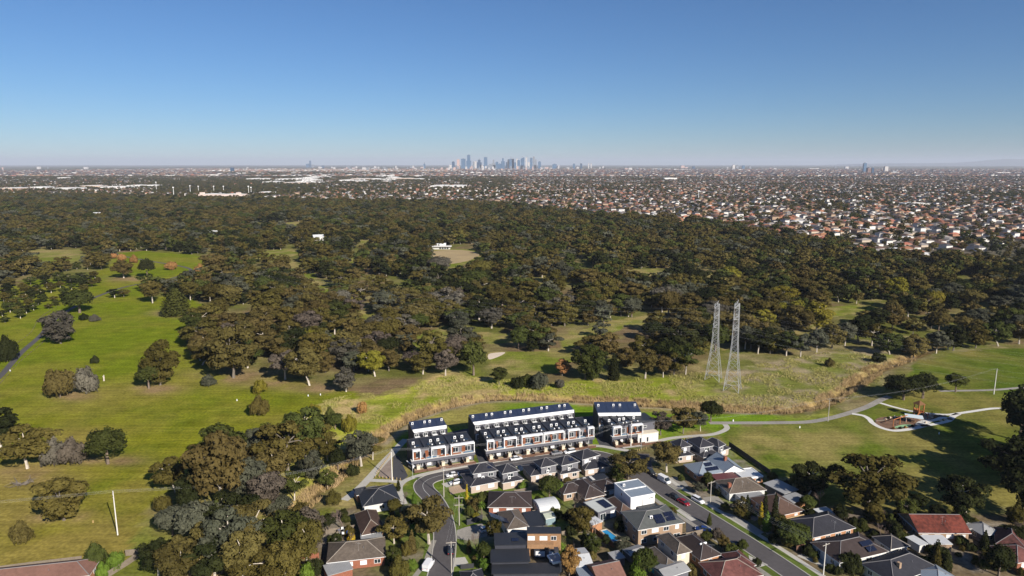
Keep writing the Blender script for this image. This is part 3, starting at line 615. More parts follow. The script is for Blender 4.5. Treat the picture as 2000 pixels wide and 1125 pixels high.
# ------------------------------------------------------------------ trees one can point at
TREES = [
 ('conifer', 'cypress', 345, 616, 566, 'dense dark green cone-shaped conifer alone on the left lawn', 1.15),
 ('gum', 'silver', 119, 671, 607, 'grey gum with a long white trunk beside the asphalt track', .95),
 ('round', 'green', 156, 611, 563, 'wide dark spreading tree above the bend of the asphalt track', 1.35),
 ('shrub', 'dark', 164, 625, 611, 'small dark round bush under the wide spreading tree by the track', 1.0),
 ('shrub', 'silver', 185, 627, 613, 'low silvery bush on the lawn right of the dark round bush', 1.3),
 ('shrub', 'brown', 118, 776, 706, 'brown dense bushy tree, left of the lawn pair with the white stump', .62),
 ('shrub', 'silver', 168, 766, 705, 'silver-grey bushy tree, right of the lawn pair with the white stump', .6),
 ('shrub', 'dark', 186, 709, 693, 'small dark bush behind the silver-grey bushy tree on the lawn', .9),
 ('round', 'green', 291, 759, 706, 'rounded dark tree with a straight pale trunk on the lawn', .95),
 ('gum', 'olive', 313, 752, 667, 'tall ragged gum just behind the rounded dark lawn tree', .8),
 ('round', 'green', 211, 906, 833, 'solitary dense round green tree on the near lawn', 1.15),
 ('shrub', 'mauve', 142, 905, 851, 'pinkish grey bushy tree left of the round green lawn tree', .75),
 ('shrub', 'silver', 106, 908, 850, 'silver grey bush between the big left gum and the pinkish bush', .7),
 ('gum', 'olive', 54, 915, 824, 'big gum with bare lower limbs over fallen branches at the left edge', .95),
 ('gum', 'dark', 2, 880, 800, 'dark gum cut by the left edge above the fallen branches', .9),
 ('gum', 'olive', 126, 1016, 931, 'gum with a forked white trunk on the near lawn left of the pole', 1.05),
 ('shrub', 'brown', 43, 1058, 1014, 'brown rounded bush near the lower left corner of the lawn', .72),
 ('shrub', 'green', 188, 1108, 1057, 'dark green round bush beside the paling fence corner', .7),
 ('shrub', 'vivid', 228, 1112, 1072, 'bright green bush right of the dark bush at the fence corner', .6),
 ('shrub', 'vivid', 200, 1128, 1096, 'small bright bush in front of the dark bush at the fence corner', .6),
 ('gum', 'olive', 344, 962, 892, 'gum standing apart on the lawn edge left of the creek wood', .85),
 ('shrub', 'olive', 506, 811, 769, 'round olive bush on the lawn near the slope path', .7),
 ('shrub', 'lime', 508, 767, 735, 'yellow-olive round bush below the wood edge', .72),
 ('gum', 'brown', 456, 738, 632, 'large brown gum with a leaning white double trunk at the wood edge', .85),
 ('gum', 'olive', 395, 713, 673, 'low olive tree with its shade to the left at the wood edge', 1.2),
 ('shrub', 'grey', 408, 752, 730, 'low grey straggly bush on the bare ground by the wood edge', 1.1),
 ('gum', 'mauve', 557, 741, 682, 'mauve-grey tree with a white trunk, leftmost in the slope row', 1.0),
 ('gum', 'brown', 605, 753, 676, 'tall brown tree with a thin leaning pale trunk in the slope row', .85),
 ('gum', 'silver', 676, 765, 716, 'small pale grey tree with a white trunk at the top of the slope', .9),
 ('round', 'lime', 697, 722, 688, 'yellow-green wattle with a domed crown in the slope row', 1.15),
 ('gum', 'mauve', 870, 734, 680, 'pinkish tree with a straight white trunk left of the golf green', .8),
 ('round', 'green', 925, 733, 662, 'dark tall tree left of the golf green bunker', .85),
 ('gum', 'green', 975, 752, 716, 'multi-stemmed tree at the corner below the golf green', .9),
 ('shrub', 'dark', 1012, 757, 731, 'dark round bush, first of four below the golf green', .9),
 ('shrub', 'green', 1030, 754, 727, 'green round bush, second of four below the golf green', .9),
 ('shrub', 'grey', 1053, 760, 721, 'grey tall bush, third of four below the golf green', .7),
 ('shrub', 'silver', 1093, 758, 738, 'thin silvery bush, last of four below the golf green', .8),
 ('gum', 'rust', 1098, 734, 700, 'rusty brown tree right of the golf green', .95),
 ('gum', 'green', 1143, 741, 672, 'tall green gum with two white stems below the golf green', .75),
 ('gum', 'green', 1158, 743, 676, 'tall leafy gum just right of the double-stemmed gum', .75),
 ('column', 'dark', 1198, 743, 694, 'dark narrow tree with a stout pale trunk in the row by the slope', .95),
 ('gum', 'brown', 1260, 740, 682, 'brown gum with a straight white trunk in the row by the slope', .85),
 ('gum', 'brown', 1295, 737, 696, 'thin gum with a bent trunk in the row by the slope', .8),
 ('gum', 'olive', 1316, 733, 680, 'olive gum with a slim trunk, third from the left pylon', .8),
 ('gum', 'green', 1339, 731, 668, 'round-topped gum with a pale trunk, nearest to the left pylon', .8),
 ('gum', 'grey', 1563, 697, 648, 'gum at the top of the grassy bank behind the right pylon', .85),
 ('gum', 'grey', 1595, 688, 640, 'gum with twin white stems at the top of the grassy bank', .85),
 ('shrub', 'brown', 1620, 716, 698, 'lone round brown bush on the grassy bank', .8),
 ('shrub', 'dark', 1715, 708, 684, 'dark round tree at the head of the reedy creek', .9),
 ('round', 'dark', 1764, 781, 724, 'dark tree with a pale trunk at the end of the park path', 1.2),
 ('round', 'dark', 1802, 778, 726, 'dark tree between two others beyond the playground', 1.15),
 ('round', 'green', 1866, 766, 725, 'spreading dark tree, rightmost of three beyond the playground', 1.0),
 ('gum', 'olive', 1694, 1000, 871, 'large dark gum with a curved trunk on the park edge behind the houses', .95),
 ('gum', 'dark', 1575, 975, 902, 'dark dense gum behind the grey-roofed sheds', .8),
 ('round', 'dark', 1640, 1022, 983, 'dark round bush on the dry grass behind the tiled house', .8),
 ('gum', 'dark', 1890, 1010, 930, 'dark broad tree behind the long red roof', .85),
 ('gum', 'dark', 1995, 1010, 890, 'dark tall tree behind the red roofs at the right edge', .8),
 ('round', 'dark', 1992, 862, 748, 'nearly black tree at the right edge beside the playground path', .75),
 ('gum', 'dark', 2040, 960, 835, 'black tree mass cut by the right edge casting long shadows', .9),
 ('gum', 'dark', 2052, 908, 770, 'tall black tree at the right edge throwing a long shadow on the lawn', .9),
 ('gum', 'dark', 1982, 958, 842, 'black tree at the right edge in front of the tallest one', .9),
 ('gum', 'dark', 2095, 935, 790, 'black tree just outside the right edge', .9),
 ('gum', 'mauve', 1290, 850, 798, 'mauve tree beside the end townhouse', .8),
 ('gum', 'brown', 1334, 847, 786, 'brown tree with a forked white trunk on the mown strip', .75),
 ('round', 'dark', 1388, 824, 774, 'dark round tree standing behind the path junction', .85),
 ('gum', 'grey', 1368, 842, 806, 'pale thin tree in front of the dark round tree by the path', .8),
 ('gum', 'brown', 1227, 936, 876, 'round street tree at the corner of the two roads', 1.05),
 ('gum', 'brown', 1302, 922, 866, 'broad street tree with a white forked trunk on the right kerb', 1.0),
 ('gum', 'brown', 838, 1062, 962, 'large brownish street tree overhanging the curved road', .8),
 ('round', 'dark', 815, 1040, 985, 'dark tree pressed behind the large street tree', .7),
 ('column', 'vivid', 809, 985, 962, 'small bright green conical tree by the curved footpath', .9),
 ('round', 'green', 1073, 975, 924, 'dense dark green garden tree behind the unit roofs', .85),
 ('round', 'vivid', 1090, 966, 934, 'lighter green tree against the dense dark garden tree', .7),
 ('bare', 'brown', 1122, 1000, 938, 'leafless brown garden tree beside the curved white shed', 1.0),
 ('gum', 'olive', 1136, 1040, 988, 'rounded garden tree above the back lawn with a shed', .95),
 ('column', 'green', 1141, 1068, 1035, 'narrow green tree by the paling fence of the back lawn', .85),
 ('gum', 'rust', 1112, 1128, 1064, 'reddish ragged tree beside the timber-clad house', .6),
 ('round', 'green', 1258, 1125, 1062, 'tall dark green tree in front of the tiled units', .7),
 ('shrub', 'vivid', 1245, 1130, 1085, 'bright green bush under the tall dark green tree', .6),
 ('gum', 'grey', 1216, 1082, 1050, 'grey-green tree by the blue swimming pool', .9),
 ('column', 'green', 1385, 1026, 1003, 'small clipped green tree on the lawn by the road', .8),
 ('pencil', 'gold', 912, 986, 948, 'thin golden pencil pine in the corner garden', .8),
 ('palm', 'vivid', 941, 1006, 975, 'small palm in the corner garden', .8),
 ('shrub', 'green', 918, 1008, 984, 'leafy bush between the golden pine and the palm', .7),
 ('shrub', 'lime', 930, 1013, 1000, 'yellow-green low hedge along the corner garden fence', .9),
 ('column', 'olive', 916, 1080, 1054, 'rounded clipped tree on the verge by the parked dark car', .8),
 ('pencil', 'dark', 1512, 1026, 966, 'tall dark pencil pine, right of the pair by the brick house', 1.0),
 ('pencil', 'dark', 1492, 1021, 964, 'tall dark pencil pine, left of the pair by the brick house', 1.0),
 ('pencil', 'gold', 1485, 1027, 983, 'thin golden-green pencil pine in front of the dark pair', .9),
 ('column', 'dark', 1455, 1010, 982, 'dark bushy cypress by the driveway with a white car', .9),
 ('round', 'green', 1548, 1068, 1012, 'large dark bushy tree behind the new paling fence', 1.0),
 ('round', 'green', 1577, 1000, 965, 'green leafy tree between the brick house and the sheds', .9),
 ('bare', 'brown', 1600, 990, 944, 'leafless tree with a pale trunk on the park edge', .9),
 ('round', 'green', 1382, 953, 920, 'green street-side tree before the maroon roof', .7),
 ('gum', 'grey', 1364, 965, 938, 'grey feathery tree by the kerb near the power pole', .8),
 ('bare', 'mauve', 1846, 1108, 1062, 'leafless mauve tree in front of the long red roof', 1.0),
 ('bare', 'mauve', 1745, 1055, 1012, 'bare twiggy tree left of the long red roof', .9),
 ('round', 'dark', 1950, 1125, 1062, 'dark leafy tree in the lower right garden', .9),
 ('shrub', 'dark', 1660, 1115, 1072, 'dark garden bush below the solar-panelled roof', .8),
 ('round', 'dark', 1980, 1065, 1020, 'dark bushy tree behind the right-hand terracotta roofs', .9),
 ('bare', 'brown', 668, 1035, 978, 'wide leafless tree above the clothesline yard', 1.25),
 ('gum', 'olive', 770, 1062, 1005, 'scruffy olive tree between the brown roof and the road', .9),
 ('shrub', 'green', 655, 1065, 1037, 'leafy bushes in the yard behind the red-brick house', .8),
 ('shrub', 'gold', 685, 1058, 1040, 'yellow flowering bush behind the red-brick house', .7),
 ('shrub', 'olive', 795, 1083, 1056, 'round bush on the lawn by the red-brick house', .7),
 ('shrub', 'olive', 778, 1128, 1083, 'big olive bush at the bottom edge by the red-brick house', .7),
 ('shrub', 'vivid', 600, 1130, 1095, 'bright green bush on the lower lawn left of the red-brick house', .7),
 ('shrub', 'mauve', 1400, 1050, 1030, 'leafless grey bush by the kerb and the blue car', 1.1),
 ('shrub', 'green', 1430, 1086, 1060, 'green hedge bush by the brick house with a water heater', 1.0),
 ('shrub', 'dark', 1478, 1105, 1088, 'small dark bush on the front lawn of the maroon-roofed house', .8),
 ('shrub', 'green', 1330, 938, 925, 'yellowish bush in the front garden of the blue-grey roofed house', .9),
 ('shrub', 'dark', 1402, 968, 952, 'clipped dark bush by the brown-roofed house', .7),
 ('shrub', 'green', 1450, 1070, 1052, 'dense hedge along the kerb opposite the brown fence', 1.0),
 ('shrub', 'dark', 1510, 1060, 1038, 'dark bush on the footpath corner by the new paling fence', .8),
 ('gum', 'dark', 1790, 1000, 965, 'short dark tree on the park edge left of the long red roof', 1.0),
]
RIPARIAN = [  # the belt of trees along the lower creek
 ('gum', 'brown', 432, 1002, 846, .75), ('round', 'dark', 402, 965, 868, .7), ('gum', 'green', 440, 925, 826, .9), ('gum', 'grey', 500, 905, 832, .9), ('gum', 'olive', 562, 925, 806, .85),
 ('gum', 'green', 596, 905, 798, .8), ('gum', 'olive', 625, 880, 818, .9), ('round', 'green', 655, 838, 800, .8), ('shrub', 'lime', 615, 812, 783, .7), ('shrub', 'green', 645, 826, 792, .6),
 ('shrub', 'lime', 683, 842, 808, .7), ('gum', 'grey', 706, 910, 843, .95), ('gum', 'olive', 728, 898, 848, .8), ('gum', 'brown', 540, 948, 876, 1.0), ('gum', 'grey', 485, 985, 898, .9),
 ('gum', 'mauve', 525, 1005, 925, .9), ('round', 'grey', 395, 1065, 962, .8), ('round', 'grey', 338, 1045, 985, 1.0), ('shrub', 'olive', 318, 1000, 964, .75), ('gum', 'grey', 452, 1112, 985, .75),
 ('gum', 'brown', 496, 1090, 975, .85), ('gum', 'green', 562, 1100, 1000, .85), ('gum', 'mauve', 606, 1078, 992, .85), ('gum', 'brown', 352, 1142, 1058, 1.0), ('gum', 'dark', 420, 1145, 1050, .9),
 ('gum', 'olive', 520, 1150, 1062, 1.0), ('gum', 'dark', 462, 1052, 948, .8), ('round', 'olive', 590, 1040, 978, .85), ('gum', 'green', 640, 945, 905, .8), ('shrub', 'dark', 690, 930, 900, .7),
 ('round', 'dark', 660, 912, 868, .8), ('gum', 'olive', 560, 1150, 1062, .8), ('round', 'dark', 372, 1010, 925, .7), ('round', 'green', 520, 880, 825, .9), ('shrub', 'olive', 575, 845, 812, .7),
 ('gum', 'brown', 700, 885, 850, .9), ('gum', 'brown', 478, 1145, 1040, .8), ('shrub', 'rust', 708, 808, 780, .6), ('shrub', 'dark', 615, 1120, 1085, .8), ('gum', 'brown', 500, 935, 868, .9), ('gum', 'olive', 455, 965, 890, .9), ('round', 'green', 425, 1050, 975, .8), ('gum', 'green', 575, 975, 915, .8), ('gum', 'olive', 600, 1110, 1020, .8), ('gum', 'brown', 390, 1115, 1015, .8), ('round', 'grey', 545, 1010, 950, .8), ('shrub', 'olive', 650, 985, 955, .8), ('gum', 'grey', 610, 935, 880, .8), ('gum', 'olive', 640, 900, 850, .8), ('shrub', 'dark', 335, 1085, 1050, .9), ('gum', 'dark', 310, 1125, 1050, .8), ('round', 'olive', 480, 1080, 1005, .8), ('round', 'olive', 545, 1060, 1000, .8)]
COLN = dict(olive='olive', brown='brownish', green='green', dark='dark', silver='silvery', lime='yellow-green', rust='rusty', mauve='pinkish grey', cypress='green', gold='golden', vivid='bright green', grey='grey-green')
for f, l, a, b, t, lab, w in TREES: T(f, l, a, b, t, lab, w)
for f, l, a, b, t, w in RIPARIAN:
    o = T(f, l, a, b, t, '', w * .98, var=(3 if (a + b) % 3 == 0 else 0 if (a + b) % 3 == 1 else 6) if f == 'gum' and b > 940 else None)
    kind = {'gum': 'gum tree', 'round': 'round-crowned tree', 'shrub': 'bush'}[f]
    o['label'] = f'{COLN[l]} {kind} in the tree belt along the ' + ('upper' if b < 930 else 'middle' if b < 1020 else 'lower') + ' creek'
    o['group'] = 'trees of the creek belt'
for i, (a, b, h) in enumerate([(1455, 682, 46), (1480, 691, 50), (1508, 690, 44), (1535, 695, 52), (1625, 681, 50), (1650, 675, 46), (1676, 669, 52), (1702, 676, 48), (1738, 692, 44), (1785, 694, 48), (1828, 690, 46), (1862, 685, 50), (1905, 680, 46), (1950, 676, 50), (1990, 672, 48)]):
    l = ['grey', 'dark', 'olive', 'green', 'brown'][i % 5]
    T('gum', l, a, b, b - h, f'{COLN[l]} gum in the line above the ' + ('grassy bank just right of the pylons' if a < 1580 else 'head of the creek' if a < 1760 else 'far park lawn'), .95)['group'] = 'gums lining the lower edge of the wood'
# small planted trees on the far left lawn, in loose rows beyond the track
for i, (a, b) in enumerate([(8, 590), (30, 596), (18, 583), (45, 586), (40, 603), (62, 583), (58, 600), (85, 590), (80, 578), (105, 588), (20, 610), (52, 612), (35, 613), (10, 630), (75, 566), (100, 572), (125, 578), (92, 562), (118, 562), (140, 566), (160, 562), (180, 560), (150, 553), (172, 550), (192, 553), (115, 550), (15, 570), (45, 568), (30, 577), (8, 573), (20, 560), (60, 556), (88, 552), (66, 574), (110, 597), (130, 590), (25, 600), (66, 606), (5, 618), (95, 603), (40, 622), (140, 558), (165, 570), (12, 603), (75, 596), (50, 576), (133, 550), (158, 546), (186, 543), (60, 590), (224, 582), (242, 580), (340, 556), (357, 557)]):
    T('gum', ['olive', 'green', 'dark'][i % 3], a, b, b - 20 + (i % 5) * 2 if i < 52 else b - 8, 'young parkland tree in the loose rows left of the asphalt track', 1.1)['group'] = 'young trees beyond the track'
for a, b, t, w, lab in [(238, 512, 493, .75, 'left clump of rusty bushes on the far lawn'), (262, 513, 496, .8, 'middle clump of rusty bushes on the far lawn'), (335, 527, 508, 1.0, 'long rusty thicket left of the track bend'), (392, 541, 513, .75, 'round rusty bush beside the track bend'), (222, 505, 492, .8, 'small rusty bush at the end of the far lawn thicket')]:
    T('shrub', 'rust', a, b, t, lab, w)
T('gum', 'brown', 242, 543, 506, 'brown gum standing in front of the rusty bushes on the far lawn', 1.0)
T('round', 'dark', 288, 542, 503, 'dark tree between the rusty bushes on the far lawn', .9)
T('shrub', 'dark', 15, 705, 652, 'dark bushy tree at the left edge above the track', .6)
T('gum', 'olive', 298, 592, 548, 'gum with leaning pale stems left of the cone-shaped conifer', .9)
T('gum', 'olive', 372, 586, 550, 'broad gum just behind the cone-shaped conifer', 1.0)

# ------------------------------------------------------------------ the wood
def candidates(x0, x1, y0, y1, st):
    a, b = np.meshgrid(np.arange(x0, x1, st), np.arange(y0, y1, st))
    a = a.ravel() + nr.uniform(-.48, .48, a.size) * st; b = b.ravel() + nr.uniform(-.48, .48, b.size) * st
    return a, b
def wood_mask(a, b, h):
    u, v = proj(a, b); ok = pip(u, v, FOREST) & (u > -160) & (u < 2160)
    k = F / b
    luck = nr.random(a.size)
    for c in CLEAR:
        for f, pr_ in ((0, 1.0), (.35, .9), (.7, .75)):
            uu, vv = proj(a, b, h * f)
            ok &= ~(pip(uu, vv, c) & (luck < pr_))
    return ok
fx, fy = candidates(-1900, 1900, 330, 2350, 10.8)
fh = np.clip(nr.normal(13.2, 3.3, fx.size), 6, 21)
gap = fbm(fx, fy, 45, 31)
dens = np.where(gap > .45, .88, .22)
keep = wood_mask(fx, fy, fh) & (nr.random(fx.size) < dens)
u0, v0 = proj(fx, fy)
# do not grow through the hand-placed row by the slope
keep &= ~((v0 > 722) & (u0 > 940)); keep &= ~((v0 > 716) & (u0 < 720) & (u0 > 520) & (nr.random(fx.size) < .5))
fx, fy, fh = fx[keep], fy[keep], fh[keep]
order = np.argsort(-(fh / fy)); fx, fy, fh = fx[order], fy[order], fh[order]
u0, v0 = proj(fx, fy)
pick = fbm(fx, fy, 60, 33) + nr.normal(0, .2, fx.size); rights = np.clip((u0 - 1100) / 900, 0, 1)
def leaf_of(i):
    t = pick[i] + nr.normal(0, .1); r = rights[i]
    q = nr.random()
    if q < .07 * (1 - r): return 'silver'
    if q < .12 * (1 - r): return 'mauve'
    if q < .20: return 'lime' if nr.random() < .3 else 'grey'
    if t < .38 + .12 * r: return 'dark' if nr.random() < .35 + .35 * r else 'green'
    if t < .58: return 'olive'
    return 'brown'
ZONES = [(420, 'beside the cone-shaped conifer'), (520, 'behind the leaning double trunk'), (600, 'behind the mauve slope tree'), (680, 'behind the tall brown slope tree'), (760, 'above the yellow-green wattle'), (840, 'between the wattle and the golf green'), (940, 'left of the golf bunker'), (1040, 'right behind the golf green'), (1130, 'at the left end of the tan fairway'), (1210, 'below the tan fairway'), (1300, 'at the right end of the tan fairway'), (1390, 'left of the left pylon'), (1450, 'behind the two pylons'), (1540, 'just right of the pylons'), (1640, 'above the grassy bank'), (1760, 'above the head of the creek'), (1880, 'above the far park lawn'), (9999, 'at the right end of the wood')]
def zone_of(u, v):
    return next(t for lim, t in ZONES if u < lim)
NI = 290
seen = [i for i in range(len(fx)) if -40 < u0[i] < 2040]
ind = set(seen[:NI]); lowi = set(seen[NI - 10:NI]); PROTO = []
for i in seen[:NI]:
    lf = leaf_of(i); b = Vector((fx[i], fy[i], 0))
    if i in lowi:
        me, key = LOWF[len(PROTO)]
        o = link('gum_tree', me); o.location = b; s = fh[i] / 10; o.scale = (s, s, s); o.rotation_euler.z = nr.random() * 6.28
        tag(o, f'small-looking {COLN[key]} tree deep in the parkland wood', 'tree', 'trees of the parkland wood'); PROTO.append(o); continue
    form = 'gum' if nr.random() < .78 else 'round'
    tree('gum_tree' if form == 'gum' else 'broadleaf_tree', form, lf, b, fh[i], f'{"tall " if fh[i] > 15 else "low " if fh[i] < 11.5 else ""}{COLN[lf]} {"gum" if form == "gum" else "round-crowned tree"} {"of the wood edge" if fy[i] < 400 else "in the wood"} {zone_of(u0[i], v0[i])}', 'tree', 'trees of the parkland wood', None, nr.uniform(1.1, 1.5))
def scatter(name, pts, zs, scl, idx, protos, label, cat):
    """very many far things as one object: points with instances of the trees or houses above"""
    me = bpy.data.meshes.new(name); n = len(pts)
    me.vertices.add(n); me.vertices.foreach_set('co', np.column_stack([pts, zs]).astype(np.float32).ravel())
    a = me.attributes.new('idx', 'INT', 'POINT'); a.data.foreach_set('value', idx.astype(np.int32))
    a = me.attributes.new('rot', 'FLOAT_VECTOR', 'POINT'); a.data.foreach_set('vector', scl[1].astype(np.float32).ravel())
    a = me.attributes.new('scl', 'FLOAT_VECTOR', 'POINT'); a.data.foreach_set('vector', scl[0].astype(np.float32).ravel())
    o = link(name, me); tag(o, label, cat, kind='stuff')
    ng = bpy.data.node_groups.new(name, 'GeometryNodeTree'); ng.interface.new_socket('Geometry', in_out='INPUT', socket_type='NodeSocketGeometry'); ng.interface.new_socket('Geometry', in_out='OUTPUT', socket_type='NodeSocketGeometry')
    n_ = ng.nodes; l_ = ng.links; gi = n_.new('NodeGroupInput'); go = n_.new('NodeGroupOutput'); jn = n_.new('GeometryNodeJoinGeometry')
    for p_ in protos:
        oi = n_.new('GeometryNodeObjectInfo'); oi.inputs['Object'].default_value = p_; oi.inputs['As Instance'].default_value = True; oi.transform_space = 'ORIGINAL'
        l_.new(oi.outputs['Geometry'], jn.inputs[0])
    ip = n_.new('GeometryNodeInstanceOnPoints'); ip.inputs['Pick Instance'].default_value = True
    def na(nm, t):
        q = n_.new('GeometryNodeInputNamedAttribute'); q.data_type = t; q.inputs['Name'].default_value = nm
        return [s for s in q.outputs if s.enabled and s.name == 'Attribute'][0]
    l_.new(gi.outputs[0], ip.inputs['Points']); l_.new(jn.outputs[0], ip.inputs['Instance']); l_.new(na('idx', 'INT'), ip.inputs['Instance Index'])
    e = n_.new('FunctionNodeEulerToRotation'); l_.new(na('rot', 'FLOAT_VECTOR'), e.inputs[0])
    l_.new(e.outputs[0], ip.inputs['Rotation']); l_.new(na('scl', 'FLOAT_VECTOR'), ip.inputs['Scale']); l_.new(ip.outputs[0], go.inputs[0])
    md = o.modifiers.new('scatter', 'NODES'); md.node_group = ng
    return o
rest = np.array([i for i in range(len(fx)) if i not in ind])
n = len(rest); sx = fh[rest] / 10 * nr.uniform(1.15, 1.55, n)
rotz = np.column_stack([np.zeros(n), np.zeros(n), nr.random(n) * 6.28])
scatter('distant_woodland', np.column_stack([fx[rest], fy[rest]]), np.zeros(n), (np.column_stack([sx, sx, fh[rest] / 10]), rotz), nr.integers(0, len(PROTO), n), PROTO, 'wide dark eucalypt woodland reaching back to the suburbs', 'woodland')
print('wood trees', len(fx))
# ------------------------------------------------------------------ far suburb
FW = {'white': mat('far_white_wall', (.62, .59, .56), .8, .1, .3), 'cream': mat('far_cream_wall', (.46, .38, .3), .8, .1, .3), 'brick': mat('far_brick_wall', (.34, .17, .11), .9, .15, .3), 'tan': mat('far_tan_wall', (.36, .26, .18), .9, .15, .3)}
FR_ = {'terracotta': mat('far_terracotta_roof', (.27, .115, .07), .85, .2, .3, rand=.35, hue=.015), 'brown': mat('far_brown_roof', (.11, .07, .055), .85, .2, .3, rand=.3), 'dark': mat('far_dark_roof', (.06, .058, .065), .8, .2, .3, rand=.3), 'grey': mat('far_grey_roof', (.2, .18, .17), .8, .2, .3, rand=.3), 'white': mat('far_white_roof', (.6, .59, .58), .6, .1, .3)}
def house_verts(w, d, e, rise, over=.5):
    wl = MB(); wl.box(-w / 2, w / 2, -d / 2, d / 2, 0, e)
    rf = MB(); W_, D_ = w / 2 + over, d / 2 + over; r = max(w - d, .5) / 2
    v = [(-W_, -D_, e), (W_, -D_, e), (W_, D_, e), (-W_, D_, e), (-r, 0, e + rise), (r, 0, e + rise)]
    rf.add(v, [(0, 1, 5, 4), (1, 2, 5), (2, 3, 4, 5), (3, 0, 4), (3, 2, 1, 0)])
    return wl, rf
HP = []
for w, d, e, rs, wk, rk in [(15, 11, 3, 2.6, 'cream', 'terracotta'), (14, 10, 3, 2.4, 'white', 'brown'), (16, 11, 3, 2.4, 'brick', 'dark'), (13, 10, 5.8, 2.4, 'white', 'dark'), (15, 10, 3, 2.2, 'tan', 'brown'), (17, 12, 3, 2.6, 'cream', 'grey'), (12, 9, 3, 1.2, 'white', 'white'), (14, 11, 5.6, 2.2, 'tan', 'brown'), (15, 10, 3.2, 2.2, 'brick', 'terracotta'), (13, 9, 3, 2, 'white', 'grey')]:
    a, b = house_verts(w, d, e, rs)
    both = MB(); both.v = a.v + b.v; both.f = a.f + [[i + len(a.v) for i in f] for f in b.f]; both.m = [0] * len(a.f) + [1] * len(b.f)
    HP.append((a.mesh('wall', FW[wk]), b.mesh('roof', FR_[rk]), both.mesh('house', [FW[wk], FR_[rk]]), wk, rk))
def rot2(a, b, t): return a * math.cos(t) - b * math.sin(t), a * math.sin(t) + b * math.cos(t)
g1, g2 = np.meshgrid(np.arange(-9000, 9000, 17.0), np.arange(400, 14500, 17.0))
row = np.round((g2 - 400) / 17).astype(int) % 3
a = g1.ravel(); b = g2.ravel() + np.where(row.ravel() == 2, 4, 0); rw = row.ravel()
a = a + nr.normal(0, 2.0, a.size); b = b + nr.normal(0, 1.5, b.size)
blk = vnoise(np.round(a / 420), np.round(b / 520), 1.0, 40)
tilt = .35 + (blk - .5) * .25
hx, hy = rot2(a, b, -.12)
u, v = proj(hx, np.maximum(hy, 100))
inview = (u > -170) & (u < 2170) & (hy > 700) & ~pip(u, v, FOREST) & (v < 505)
edge = np.interp(u, [p[0] for p in FOREST[:13]], [p[1] for p in FOREST[:13]])
inview &= v < edge
nn = fbm(hx, hy, 260, 41)
prob = np.where(u > 1000, .78, np.where((v > 384) & (u > 480), .7, np.where(v < 345, .62, .3)))
prob = prob * np.where(nn < .36, .25, 1) * np.where(row.ravel() == 0, .12, 1)
prob = np.where(hy > 4500, prob * np.clip(1.25 - hy / 12000, .15, 1), prob)
RIDGE = [(380, 338), (450, 329), (520, 325), (640, 327), (760, 330), (880, 333), (900, 338), (760, 342), (500, 345)]
prob = np.where(pip(u, v, RIDGE), .02, prob); prob = np.where((u > 300) & (u < 620) & (v > 352) & (v < 378), .02, prob)
kp = inview & (nr.random(u.size) < prob)
hx, hy, ht_, hu, hv = hx[kp], hy[kp], (tilt + np.where(nr.random(tilt.size) < .3, math.pi / 2, 0))[kp], u[kp], v[kp]
o_ = np.argsort(hy + 1e6 * ((hu < -10) | (hu > 2010))); hx, hy, ht_, hu, hv = hx[o_], hy[o_], ht_[o_], hu[o_], hv[o_]
RK = dict(terracotta='terracotta', brown='brown', dark='dark', grey='grey', white='white metal'); WK = dict(white='white', cream='cream', brick='brick', tan='tan')
hid = nr.integers(0, 10, hx.size)
HPROTO = []; NH = 290
def edge_y(q): return np.interp(q, [p[0] for p in FOREST[:13]], [p[1] for p in FOREST[:13]])
def side_of(q): return 'far right' if q > 1850 else 'right' if q > 1600 else 'centre right' if q > 1350 else 'centre'
for i in range(min(NH, len(hx))):
    wm, rm, bm, wk, rk = HP[hid[i]]
    if i >= NH - 10: wm, rm, bm, wk, rk = HP[i - NH + 10]
    lab = f'{RK[rk]} roofed house with {WK[wk]} walls {"along" if hv[i] > edge_y(hu[i]) - 9 else "one street back from" if hv[i] > edge_y(hu[i]) - 18 else "far back from"} the wood, {side_of(hu[i])}'
    if i >= NH - 10:
        o = link('house', bm); o.location = (hx[i], hy[i], 0); o.rotation_euler.z = ht_[i]; tag(o, lab, 'house', 'houses of the suburb beyond the wood'); HPROTO.append(o)
    else:
        o = thing('house', lab, 'house', (hx[i], hy[i], 0), ht_[i], 'houses of the suburb beyond the wood'); link('wall', wm, o); link('roof', rm, o)
n = len(hx) - NH; s = nr.uniform(.85, 1.2, (n, 3)); s[:, 2] *= nr.uniform(.9, 1.4, n)
big = hy[NH:] > 3500; s[big, :2] *= nr.uniform(1.0, 1.7, (big.sum(), 1)); vf = hy[NH:] > 6000; s[vf] *= nr.uniform(1.1, 2.2, (vf.sum(), 1))
scatter('distant_suburb_houses', np.column_stack([hx[NH:], hy[NH:]]), np.zeros(n), (s, np.column_stack([np.zeros(n), np.zeros(n), ht_[NH:]])), hid[NH:], HPROTO, 'countless small roofs of the suburb reaching to the city', 'suburb')
